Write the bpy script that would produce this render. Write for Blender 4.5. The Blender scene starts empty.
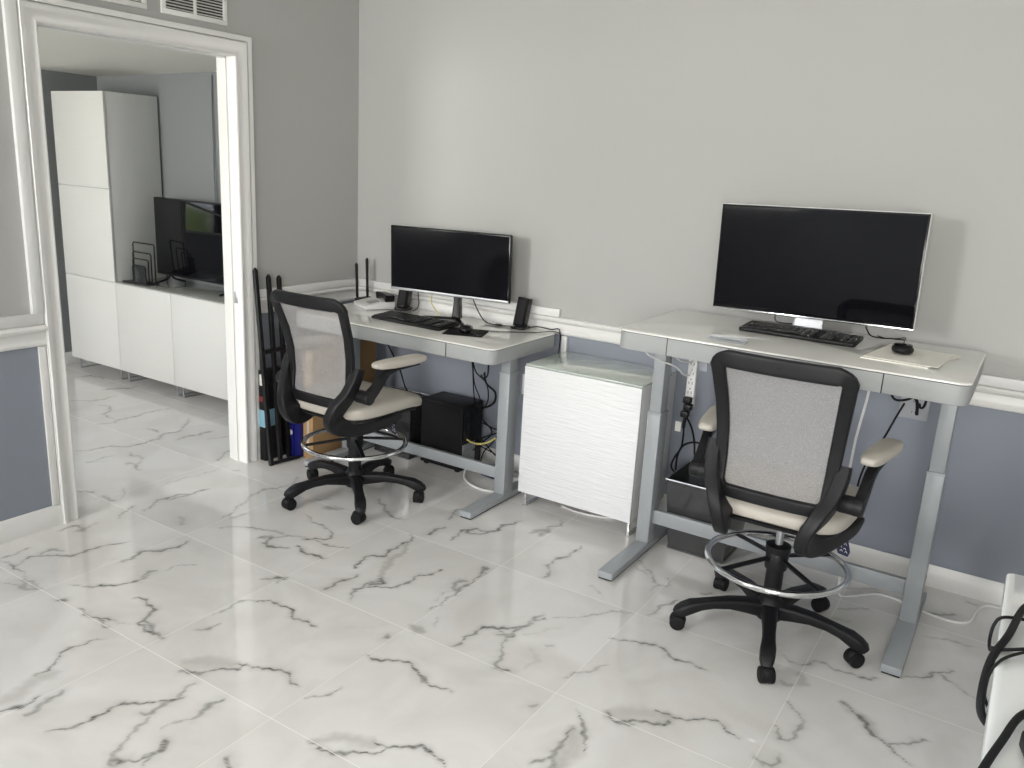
import bpy, bmesh, math, random
import numpy as np
from mathutils import Vector, Matrix, Euler
random.seed(4)
S = bpy.context.scene
COL = S.collection
PI = math.pi
def R(d): return math.radians(d)

# ------------------------------------------------------------------ camera
cam_d = bpy.data.cameras.new('camera'); cam = bpy.data.objects.new('camera', cam_d); COL.objects.link(cam)
def set_camera():
    yaw, pitch, roll = 0.5567334665, -0.2551445192, 0.0550006533
    cy, sy, cp, sp = math.cos(yaw), math.sin(yaw), math.cos(pitch), math.sin(pitch)
    f = Vector((-sy*cp, cy*cp, sp)); r = Vector((cy, sy, 0)); u = r.cross(f)
    r2 = r*math.cos(roll)+u*math.sin(roll); u2 = -r*math.sin(roll)+u*math.cos(roll)
    m = Matrix((r2, u2, -f)).transposed().to_4x4(); m.translation = (3.39781, -3.66071, 1.60571)
    cam.matrix_world = m
    cam_d.sensor_width = 36; cam_d.lens = 828.59*36/1024; cam_d.clip_start = .02; cam_d.clip_end = 60
set_camera(); S.camera = cam
# ------------------------------------------------------------------ view, world, lights
S.view_settings.view_transform = 'Standard'; S.view_settings.look = 'None'
S.view_settings.gamma = 1; S.view_settings.use_curve_mapping = False
S.view_settings.exposure = 0.22
W = bpy.data.worlds.new('world'); S.world = W; W.use_nodes = True
def setup_world():
    nt = W.node_tree; nt.nodes.clear(); N = nt.nodes.new; L = nt.links.new
    out = N('ShaderNodeOutputWorld'); bg = N('ShaderNodeBackground'); tc = N('ShaderNodeTexCoord')
    sep = N('ShaderNodeSeparateXYZ'); rp = N('ShaderNodeValToRGB'); ns = N('ShaderNodeTexNoise')
    mp = N('ShaderNodeMapRange'); mx = N('ShaderNodeMix'); mx.data_type = 'RGBA'
    ns.inputs['Scale'].default_value = 9; ns.inputs['Detail'].default_value = 6
    L(tc.outputs['Generated'], sep.inputs[0]); L(tc.outputs['Generated'], ns.inputs['Vector'])
    mp.inputs[1].default_value = -.5; mp.inputs[2].default_value = .5
    L(sep.outputs['Z'], mp.inputs[0]); L(mp.outputs[0], rp.inputs[0])
    e = rp.color_ramp.elements
    e[0].position = .0; e[0].color = (.25, .25, .2, 1); e[1].position = 1; e[1].color = (.75, .85, 1, 1)
    for p, c in ((.42, (.2, .26, .1, 1)), (.50, (.18, .25, .09, 1)), (.60, (.28, .36, .16, 1)), (.66, (.85, .9, .97, 1))):
        x = e.new(p); x.color = c
    mx.inputs[0].default_value = .4; mx.blend_type = 'MULTIPLY'
    L(rp.outputs[0], mx.inputs[6]); L(ns.outputs['Fac'], mx.inputs[7]); L(mx.outputs[2], bg.inputs[0])
    bg.inputs[1].default_value = WORLD_STRENGTH; L(bg.outputs[0], out.inputs[0])
WORLD_STRENGTH = 4.0
setup_world()
def area(name, loc, rot, sx, sy, power, color, spread=180):
    d = bpy.data.lights.new(name, 'AREA'); d.shape = 'RECTANGLE'; d.size = sx; d.size_y = sy
    d.energy = power; d.color = color; d.spread = R(spread)
    o = bpy.data.objects.new(name, d); COL.objects.link(o); o.location = loc; o.rotation_euler = rot
    return o
# daylight coming in through the windows, plus an added rear fill (placed in the openings)
area('window_or_fill_light', (-.14, -4.2, 1.52), (0, R(-90), 0), 1.3, 1.34, 155, (.90, .95, 1.0))       # left wall window, facing +x
area('window_or_fill_light', (4.0, -5.75, 1.6), (R(90), 0, 0), 1.5, 1.4, 125, (1.0, .95, .88))       # added fill light in a made-up rear window, facing +y
area('window_or_fill_light', (.55, -5.75, 1.95), (R(90), 0, 0), .95, 1.0, 115, (1.0, .96, .90))
area('window_or_fill_light', (-1.8, -4.23, 1.5), (R(90), 0, 0), 1.3, 1.3, 84, (1.0, .965, .89))       # other room, facing +y
# ------------------------------------------------------------------ materials
MATS = {}
def mat(name, color, rough=.5, metal=0., spec=.5, bump=None, alpha=1., trans=0., coat=0., noise=None, ior=1.5, emit=None):
    m = bpy.data.materials.new(name); m.use_nodes = True; nt = m.node_tree; b = nt.nodes['Principled BSDF']
    b.inputs['Base Color'].default_value = (*color, 1); b.inputs['Roughness'].default_value = rough
    b.inputs['Metallic'].default_value = metal; b.inputs['Specular IOR Level'].default_value = spec
    b.inputs['Alpha'].default_value = alpha; b.inputs['Transmission Weight'].default_value = trans
    b.inputs['Coat Weight'].default_value = coat; b.inputs['IOR'].default_value = ior
    N = nt.nodes.new; L = nt.links.new
    tc = N('ShaderNodeTexCoord')
    if noise:                       # (scale, amount): a little natural variation of the colour
        n = N('ShaderNodeTexNoise'); n.inputs['Scale'].default_value = noise[0]; n.inputs['Detail'].default_value = 4
        L(tc.outputs['Object'], n.inputs['Vector'])
        mx = N('ShaderNodeMix'); mx.data_type = 'RGBA'
        mx.inputs[6].default_value = (*[c*(1-noise[1]) for c in color], 1)
        mx.inputs[7].default_value = (*[min(1, c*(1+noise[1])) for c in color], 1)
        L(n.outputs['Fac'], mx.inputs[0]); L(mx.outputs[2], b.inputs['Base Color'])
    if bump:                        # (scale xyz, strength, distance)
        mp = N('ShaderNodeMapping'); mp.inputs['Scale'].default_value = bump[0]
        n = N('ShaderNodeTexNoise'); n.inputs['Scale'].default_value = 1; n.inputs['Detail'].default_value = 3
        bp = N('ShaderNodeBump'); bp.inputs['Strength'].default_value = bump[1]; bp.inputs['Distance'].default_value = bump[2]
        L(tc.outputs['Object'], mp.inputs[0]); L(mp.outputs[0], n.inputs['Vector']); L(n.outputs['Fac'], bp.inputs['Height'])
        L(bp.outputs[0], b.inputs['Normal'])
    MATS[name] = m
    return m
def glassy(name, color, alpha, rough=.05):
    # thin see-through sheet: transparent with a fresnel gloss and some body colour
    m = bpy.data.materials.new(name); m.use_nodes = True; nt = m.node_tree; nt.nodes.clear(); N = nt.nodes.new; L = nt.links.new
    out = N('ShaderNodeOutputMaterial'); tr = N('ShaderNodeBsdfTransparent'); df = N('ShaderNodeBsdfDiffuse'); gl = N('ShaderNodeBsdfGlossy')
    fr = N('ShaderNodeFresnel'); m1 = N('ShaderNodeMixShader'); m2 = N('ShaderNodeMixShader')
    tr.inputs[0].default_value = (*[1-(1-c)*.6 for c in color], 1); df.inputs[0].default_value = (*color, 1); gl.inputs['Roughness'].default_value = rough
    m1.inputs[0].default_value = alpha; fr.inputs[0].default_value = 1.45
    L(tr.outputs[0], m1.inputs[1]); L(df.outputs[0], m1.inputs[2]); L(fr.outputs[0], m2.inputs[0])
    L(m1.outputs[0], m2.inputs[1]); L(gl.outputs[0], m2.inputs[2]); L(m2.outputs[0], out.inputs[0])
    MATS[name] = m
    return m
wall_m = mat('wall_paint', (.46, .458, .445), .75, spec=.25, bump=((60, 60, 60), .12, .002), noise=(1.3, .02))
wall_low_m = mat('wall_paint_lower', (.275, .298, .345), .7, spec=.25, bump=((60, 60, 60), .12, .002), noise=(1.3, .02))
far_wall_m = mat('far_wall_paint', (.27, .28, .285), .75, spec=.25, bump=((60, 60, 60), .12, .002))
ceil_m = mat('ceiling_paint', (.82, .80, .75), .8, spec=.2, bump=((90, 90, 90), .2, .002))
trim_m = mat('trim_gloss_white', (.80, .79, .77), .32, noise=(6, .02))
race_m = mat('raceway_plastic', (.80, .80, .79), .4, noise=(8, .02))
silver_m = mat('silver_painted_metal', (.34, .36, .375), .42, metal=.1, noise=(30, .03))
desk_apron_m = mat('desk_apron_metal', (.36, .37, .37), .5, metal=.0, spec=.3, noise=(30, .02))
deskglass_m = mat('white_desk_glass', (.84, .83, .79), .06, coat=.3, noise=(3, .01))
white_lam_m = mat('white_laminate', (.76, .76, .74), .35, noise=(5, .015))
ridge_m = mat('white_ridged_front', (.80, .81, .82), .38, bump=((9, 9, 105), .9, .006))
ridge_far_m = mat('white_ridged_front_large', (.78, .77, .74), .4, bump=((9, 9, 105), .5, .004))
greenglass_m = mat('pale_green_glass', (.56, .62, .57), .05, coat=.6, noise=(4, .03))
blk_m = mat('black_plastic', (.008, .008, .009), .45, spec=.3, noise=(20, .2), bump=((120, 120, 120), .15, .001))
blk_soft_m = mat('black_rubber', (.007, .007, .008), .6, spec=.25, noise=(20, .2))
blk_gloss_m = mat('black_gloss_plastic', (.007, .007, .008), .22, spec=.3, noise=(20, .2))
chair_blk_m = mat('charcoal_chair_plastic', (.008, .008, .0095), .45, spec=.3, bump=((160, 160, 160), .2, .001), noise=(12, .15))
screen_m = mat('dark_screen', (.006, .006, .008), .10, spec=.2, noise=(3, .1))
screen_gloss_m = mat('glossy_dark_screen', (.005, .005, .007), .04, spec=.3, noise=(3, .1))
chrome_m = mat('chrome', (.75, .76, .77), .12, metal=1, noise=(9, .05))
steel_m = mat('brushed_steel', (.50, .51, .53), .42, metal=.9, noise=(40, .05))
leather_m = mat('cream_leather', (.50, .465, .41), .42, bump=((140, 140, 140), .25, .001), noise=(10, .05))
paper_m = mat('paper', (.82, .80, .74), .8, noise=(15, .03))
card_m = mat('brown_cardboard', (.36, .22, .10), .8, noise=(9, .12))
blue_m = mat('dark_blue_card', (.012, .014, .16), .35, noise=(9, .2))
cyan_m = mat('light_blue_label', (.25, .47, .58), .5, noise=(9, .05))
white_p_m = mat('white_plastic', (.76, .76, .75), .4, noise=(9, .02))
grey_p_m = mat('grey_plastic', (.25, .26, .27), .45, noise=(9, .05))
navy_m = mat('navy_card', (.015, .02, .06), .4, noise=(9, .05))
yellow_m = mat('yellow_cord', (.55, .48, .15), .5, noise=(9, .05))
red_m = mat('dull_red', (.25, .03, .03), .5, noise=(9, .05))
smoke_m = glassy('smoked_clear_plastic', (.24, .24, .25), .16)
clear_m = glassy('clear_plastic', (.85, .88, .92), .35)
pane_m = glassy('window_pane', (.95, .97, 1), .02)
blackwire_m = mat('black_wire_metal', (.015, .015, .016), .4, metal=.3, noise=(9, .1))
dark_in_m = mat('vent_dark', (.03, .025, .02), .8, noise=(9, .1))

def mesh_fabric():
    m = mat('woven_mesh_fabric', (.37, .355, .35), .75, spec=.2); nt = m.node_tree; N = nt.nodes.new; L = nt.links.new
    tc = N('ShaderNodeTexCoord'); b = nt.nodes['Principled BSDF']
    n = N('ShaderNodeTexNoise'); n.inputs['Scale'].default_value = 420; n.inputs['Detail'].default_value = 1
    L(tc.outputs['Object'], n.inputs['Vector'])
    mr = N('ShaderNodeMapRange'); mr.inputs[1].default_value = .3; mr.inputs[2].default_value = .7; mr.inputs[3].default_value = .48; mr.inputs[4].default_value = .82
    L(n.outputs['Fac'], mr.inputs[0]); L(mr.outputs[0], b.inputs['Alpha'])
    return m
fabric_m = mesh_fabric()

def floor_material():
    m = bpy.data.materials.new('marble_tile'); m.use_nodes = True; nt = m.node_tree; b = nt.nodes['Principled BSDF']; N = nt.nodes.new; L = nt.links.new
    def math_(op, a, bb=None, clamp=False):
        n = N('ShaderNodeMath'); n.operation = op; n.use_clamp = clamp
        for i, v in ((0, a), (1, bb)):
            if v is None: continue
            if isinstance(v, (int, float)): n.inputs[i].default_value = v
            else: L(v, n.inputs[i])
        return n.outputs[0]
    tc = N('ShaderNodeTexCoord'); P = tc.outputs['Object']
    sep = N('ShaderNodeSeparateXYZ'); L(P, sep.inputs[0])
    # grout grid, 0.615 m tiles
    def gd(s, off):
        a = math_('DIVIDE', math_('SUBTRACT', s, off), .615)
        fr = math_('FRACT', math_('ADD', a, 100))
        return math_('MULTIPLY', math_('MINIMUM', fr, math_('SUBTRACT', 1, fr)), .615), math_('FLOOR', math_('ADD', a, 100))
    gx, ix = gd(sep.outputs['X'], 1.115); gy, iy = gd(sep.outputs['Y'], -.99)
    g = math_('MINIMUM', gx, gy)
    grout = math_('MAXIMUM', math_('MULTIPLY', math_('LESS_THAN', gy, .0013), .85), math_('MULTIPLY', math_('LESS_THAN', gx, .0010), .6))
    # traced veins: distance (in vein widths) and strength are mesh attributes
    ad = N('ShaderNodeAttribute'); ad.attribute_name = 'vein_d'; ak = N('ShaderNodeAttribute'); ak.attribute_name = 'vein_k'; ap = N('ShaderNodeAttribute'); ap.attribute_name = 'cloud'
    n1 = N('ShaderNodeTexNoise'); n1.inputs['Scale'].default_value = 55; n1.inputs['Detail'].default_value = 6; n1.inputs['Roughness'].default_value = .7; L(P, n1.inputs['Vector'])
    n2 = N('ShaderNodeTexNoise'); n2.inputs['Scale'].default_value = 11; n2.inputs['Detail'].default_value = 3; L(P, n2.inputs['Vector'])
    d = math_('ADD', ad.outputs['Fac'], math_('MULTIPLY', math_('SUBTRACT', n1.outputs['Fac'], .5), 1.3))
    core = math_('POWER', math_('SUBTRACT', 1, math_('MULTIPLY', d, .50), True), 1.1)
    halo = math_('MULTIPLY', math_('POWER', math_('SUBTRACT', 1, math_('MULTIPLY', ad.outputs['Fac'], .16), True), 2.0), .30)
    mod = math_('ADD', .6, math_('MULTIPLY', n2.outputs['Fac'], 1.0))
    v = math_('MULTIPLY', math_('MULTIPLY', math_('MAXIMUM', core, halo), ak.outputs['Fac']), mod, True)
    cl = math_('MULTIPLY', ap.outputs['Fac'], math_('ADD', .5, n1.outputs['Fac']), True)
    # faint general clouding, different on every tile
    cb = N('ShaderNodeCombineXYZ'); L(math_('MULTIPLY', ix, 7.3), cb.inputs[0]); L(math_('MULTIPLY', iy, 3.1), cb.inputs[1])
    va = N('ShaderNodeVectorMath'); va.operation = 'ADD'; L(P, va.inputs[0]); L(cb.outputs[0], va.inputs[1])
    n3 = N('ShaderNodeTexNoise'); n3.inputs['Scale'].default_value = 2.6; n3.inputs['Detail'].default_value = 5; n3.inputs['Distortion'].default_value = 1.2; L(va.outputs[0], n3.inputs['Vector'])
    r3 = N('ShaderNodeValToRGB'); L(n3.outputs['Fac'], r3.inputs[0])
    r3.color_ramp.elements[0].position = .35; r3.color_ramp.elements[0].color = (.66, .642, .615, 1)
    r3.color_ramp.elements[1].position = .62; r3.color_ramp.elements[1].color = (.74, .726, .706, 1)
    m1 = N('ShaderNodeMix'); m1.data_type = 'RGBA'; L(cl, m1.inputs[0]); L(r3.outputs[0], m1.inputs[6]); m1.inputs[7].default_value = (.26, .25, .21, 1)
    m2 = N('ShaderNodeMix'); m2.data_type = 'RGBA'; L(v, m2.inputs[0]); L(m1.outputs[2], m2.inputs[6]); m2.inputs[7].default_value = (.085, .08, .07, 1)
    m3 = N('ShaderNodeMix'); m3.data_type = 'RGBA'; L(math_('MULTIPLY', grout, .8), m3.inputs[0]); L(m2.outputs[2], m3.inputs[6]); m3.inputs[7].default_value = (.86, .85, .83, 1)
    L(m3.outputs[2], b.inputs['Base Color'])
    L(math_('ADD', .045, math_('MULTIPLY', grout, .5)), b.inputs['Roughness'])
    n4 = N('ShaderNodeTexNoise'); n4.inputs['Scale'].default_value = 3; L(P, n4.inputs['Vector'])
    bp = N('ShaderNodeBump'); bp.inputs['Strength'].default_value = .04; bp.inputs['Distance'].default_value = .01; L(n4.outputs['Fac'], bp.inputs['Height']); L(bp.outputs[0], b.inputs['Normal'])
    b.inputs['IOR'].default_value = 1.55
    return m
floor_m = floor_material()

# ------------------------------------------------------------------ mesh helpers
def merge(bm, tmp, mtx=None):
    if mtx is not None: bmesh.ops.transform(tmp, matrix=mtx, verts=tmp.verts)
    me = bpy.data.meshes.new('tmp'); tmp.to_mesh(me); tmp.free(); bm.from_mesh(me); bpy.data.meshes.remove(me)
def BM(): return bmesh.new()
def box(bm, x0, x1, y0, y1, z0, z1, bev=0., seg=2, mtx=None):
    t = BM(); bmesh.ops.create_cube(t, size=1)
    bmesh.ops.scale(t, vec=(abs(x1-x0), abs(y1-y0), abs(z1-z0)), verts=t.verts)
    bmesh.ops.translate(t, vec=((x0+x1)/2, (y0+y1)/2, (z0+z1)/2), verts=t.verts)
    if bev > 0: bmesh.ops.bevel(t, geom=t.edges[:], offset=bev, segments=seg, affect='EDGES', profile=.5)
    merge(bm, t, mtx); return bm
def rslab(bm, x0, x1, y0, y1, z0, z1, rad, bev=0., n=6, mtx=None):
    """slab with corners rounded in plan"""
    pts = []
    for cx, cy, a0 in ((x1-rad, y1-rad, 0), (x0+rad, y1-rad, 90), (x0+rad, y0+rad, 180), (x1-rad, y0+rad, 270)):
        for k in range(n+1):
            a = R(a0+90*k/n); pts.append((cx+rad*math.cos(a), cy+rad*math.sin(a)))
    t = BM(); vs = [t.verts.new((x, y, z0)) for x, y in pts]; f = t.faces.new(vs)
    r = bmesh.ops.extrude_face_region(t, geom=[f]); bmesh.ops.translate(t, vec=(0, 0, z1-z0), verts=[v for v in r['geom'] if isinstance(v, bmesh.types.BMVert)])
    bmesh.ops.recalc_face_normals(t, faces=t.faces)
    if bev > 0:
        es = [e for e in t.edges if abs(e.verts[0].co.z-e.verts[1].co.z) < 1e-6]
        bmesh.ops.bevel(t, geom=es, offset=bev, segments=2, affect='EDGES', profile=.5)
    merge(bm, t, mtx); return bm
def cyl(bm, c, r, h, axis='z', n=24, r2=None, bev=0.):
    t = BM(); bmesh.ops.create_cone(t, cap_ends=True, segments=n, radius1=r, radius2=r if r2 is None else r2, depth=h)
    if bev > 0: bmesh.ops.bevel(t, geom=[e for e in t.edges if abs(e.verts[0].co.z-e.verts[1].co.z) < 1e-6], offset=bev, segments=2, affect='EDGES', profile=.5)
    m = Matrix.Translation(c) @ {'z': Matrix(), 'x': Matrix.Rotation(PI/2, 4, 'Y'), 'y': Matrix.Rotation(PI/2, 4, 'X')}[axis]
    merge(bm, t, m); return bm
def spline(pts, n=6, closed=False):
    P = [Vector(p) for p in pts]; out = []; m = len(P)
    if m < 3 and not closed: return P
    for i in range(m if closed else m-1):
        if closed: a, b, c, d = P[(i-1) % m], P[i], P[(i+1) % m], P[(i+2) % m]
        else: a, b, c, d = P[max(i-1, 0)], P[i], P[i+1], P[min(i+2, m-1)]
        for k in range(n):
            t = k/n; out.append(.5*((2*b)+(c-a)*t+(2*a-5*b+4*c-d)*t*t+(-a+3*b-3*c+d)*t**3))
    if not closed: out.append(P[-1])
    return out
def tube(bm, pts, r, n=8, closed=False, sm=6):
    P = spline(pts, sm, closed) if sm else [Vector(p) for p in pts]
    t = BM(); m = len(P); rings = []; prev = None
    for i, p in enumerate(P):
        if closed: tg = P[(i+1) % m]-P[i-1]
        else: tg = P[min(i+1, m-1)]-P[max(i-1, 0)]
        tg = tg.normalized() if tg.length > 1e-9 else Vector((0, 0, 1))
        if prev is None:
            s = tg.cross(Vector((0, 0, 1)));
            if s.length < .1: s = tg.cross(Vector((0, 1, 0)))
        else: s = prev-tg*prev.dot(tg)
        s.normalize(); prev = s; u = tg.cross(s)
        rings.append([t.verts.new(p+s*(r*math.cos(2*PI*k/n))+u*(r*math.sin(2*PI*k/n))) for k in range(n)])
    for i in range(m if closed else m-1):
        a, b = rings[i], rings[(i+1) % m]
        for k in range(n): t.faces.new((a[k], a[(k+1) % n], b[(k+1) % n], b[k]))
    if not closed: t.faces.new(rings[0][::-1]); t.faces.new(rings[-1])
    bmesh.ops.recalc_face_normals(t, faces=t.faces)
    merge(bm, t); return bm
def sweep(bm, pts, sizes, up=(0, 0, 1), closed=False, rnd=.3, mtx=None):
    """rounded-rectangle section (width across, height along up) along pts; sizes = list of (w,h)"""
    P = [Vector(p) for p in pts]; t = BM(); m = len(P); rings = []; U0 = Vector(up)
    sec = []
    for cx, cy, a0 in ((1, 1, 0), (-1, 1, 90), (-1, -1, 180), (1, -1, 270)):
        for k in range(4):
            a = R(a0+30*k); sec.append((cx*(1-rnd)+rnd*math.cos(a), cy*(1-rnd)+rnd*math.sin(a)))
    for i, p in enumerate(P):
        if closed: tg = P[(i+1) % m]-P[i-1]
        else: tg = P[min(i+1, m-1)]-P[max(i-1, 0)]
        tg.normalize(); s = tg.cross(U0).normalized(); u = s.cross(tg).normalized(); w, h = sizes[i if len(sizes) > 1 else 0]
        rings.append([t.verts.new(p+s*(a*w/2)+u*(b*h/2)) for a, b in sec])
    k_ = len(sec)
    for i in range(m if closed else m-1):
        a, b = rings[i], rings[(i+1) % m]
        for k in range(k_): t.faces.new((a[k], a[(k+1) % k_], b[(k+1) % k_], b[k]))
    if not closed: t.faces.new(rings[0][::-1]); t.faces.new(rings[-1])
    bmesh.ops.recalc_face_normals(t, faces=t.faces)
    merge(bm, t, mtx); return bm
def pillow(bm, c, l, e=(.35, .3), n=(28, 14), mtx=None, fn=None):
    """superellipsoid cushion: half sizes l, e = (plan exponent, profile exponent)"""
    t = BM(); bmesh.ops.create_uvsphere(t, u_segments=n[0], v_segments=n[1], radius=1)
    sg = lambda v, p: math.copysign(abs(v)**p, v)
    for v in t.verts:
        x, y, z = v.co; r = math.hypot(x, y); a = math.atan2(y, x); ph = math.atan2(z, r)
        q = Vector((sg(math.cos(ph), e[1])*sg(math.cos(a), e[0])*l[0], sg(math.cos(ph), e[1])*sg(math.sin(a), e[0])*l[1], sg(math.sin(ph), e[1])*l[2]))
        if fn: q = fn(q)
        v.co = q+Vector(c)
    merge(bm, t, mtx); return bm
def prism(bm, poly, plane, a, b, bev=0.):
    """polygon extruded: plane 'yz' -> along x from a to b; 'xz' -> along y; 'xy' -> along z"""
    t = BM(); mk = {'yz': lambda p, q: (q, p[0], p[1]), 'xz': lambda p, q: (p[0], q, p[1]), 'xy': lambda p, q: (p[0], p[1], q)}[plane]
    f = t.faces.new([t.verts.new(mk(p, a)) for p in poly]); r = bmesh.ops.extrude_face_region(t, geom=[f])
    d = Vector(mk((0, 0), b))-Vector(mk((0, 0), a))
    bmesh.ops.translate(t, vec=d, verts=[v for v in r['geom'] if isinstance(v, bmesh.types.BMVert)])
    bmesh.ops.recalc_face_normals(t, faces=t.faces)
    if bev:
        ax = {'yz': 0, 'xz': 1, 'xy': 2}[plane]
        bmesh.ops.bevel(t, geom=[e for e in t.edges if abs(e.verts[0].co[ax]-e.verts[1].co[ax]) < 1e-6], offset=bev, segments=2, affect='EDGES', profile=.5)
    merge(bm, t); return bm
def lathe(bm, prof, c=(0, 0, 0), n=32, mtx=None):
    t = BM(); rings = []
    for r, z in prof: rings.append([t.verts.new((r*math.cos(2*PI*k/n), r*math.sin(2*PI*k/n), z)) for k in range(n)])
    for i in range(len(prof)-1):
        for k in range(n): t.faces.new((rings[i][k], rings[i][(k+1) % n], rings[i+1][(k+1) % n], rings[i+1][k]))
    t.faces.new(rings[0][::-1]); t.faces.new(rings[-1]); bmesh.ops.recalc_face_normals(t, faces=t.faces)
    bmesh.ops.translate(t, vec=c, verts=t.verts); merge(bm, t, mtx); return bm
def profile_run(bm, prof, path, nrm_axis):
    """moulding: prof = (offset, thickness) list; path = list of functions(offset)->(a,b); nrm_axis 'x' or 'y-' """
    t = BM(); rings = []
    for fn in path:
        ring = []
        for d, h in prof:
            a, b = fn(d); ring.append(t.verts.new((h, a, b) if nrm_axis == 'x' else (a, -h, b)))
        rings.append(ring)
    for i in range(len(rings)-1):
        for k in range(len(prof)-1): t.faces.new((rings[i][k], rings[i][k+1], rings[i+1][k+1], rings[i+1][k]))
    t.faces.new(rings[0]); t.faces.new(rings[-1][::-1]); bmesh.ops.recalc_face_normals(t, faces=t.faces)
    merge(bm, t); return bm
def finish(name, bm, m, angle=35):
    me = bpy.data.meshes.new(name); bm.to_mesh(me); bm.free()
    me.polygons.foreach_set('use_smooth', [True]*len(me.polygons)); me.set_sharp_from_angle(angle=R(angle))
    me.materials.append(m); o = bpy.data.objects.new(name, me); COL.objects.link(o); return o
def obj(name, bm, m, parent=None, world=False, angle=35, label=None):
    """ONE mesh object; world=True: bm is in world coordinates and is brought into the parent's"""
    if parent is not None and world:
        bpy_m = full(parent).inverted(); bmesh.ops.transform(bm, matrix=bpy_m, verts=bm.verts)
    o = finish(name, bm, m, angle)
    if parent is not None: o.parent = parent
    if label: o['label'] = label
    return o
def full(o):
    m = Matrix.LocRotScale(o.location, o.rotation_euler, o.scale)
    return full(o.parent) @ m if o.parent else m
def thing(name, label, cat, loc=(0, 0, 0), rz=0, group=None):
    o = bpy.data.objects.new(name, None); COL.objects.link(o); o.empty_display_size = .1
    o.location = loc; o.rotation_euler = (0, 0, rz); o['label'] = label; o['category'] = cat
    if group: o['group'] = group
    return o
def tag(o, label, cat, group=None, kind=None):
    if label: o['label'] = label
    if cat: o['category'] = cat
    if group: o['group'] = group
    if kind: o['kind'] = kind
    return o
def struct(name, bm, m, parent=None, angle=35, label=None):
    o = obj(name, bm, m, parent, angle=angle)
    if parent is None: o['kind'] = 'structure'; o['label'] = label or name.replace('_', ' ')
    elif label: o['label'] = label
    return o
def dup(src, parent=None):
    c = src.copy(); COL.objects.link(c)
    if parent is not None: c.parent = parent
    for ch in list(src.children): dup(ch, c)
    return c
def add_mat(o, m): o.data.materials.append(m)
def cord(name, pts, r, m, label=None, cat='cable', parent=None, n=7, sm=6, group=None):
    o = obj(name, tube(BM(), pts, r, n, sm=sm), m, parent, world=parent is not None)
    if parent is None: tag(o, label, cat, group)
    return o
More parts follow.
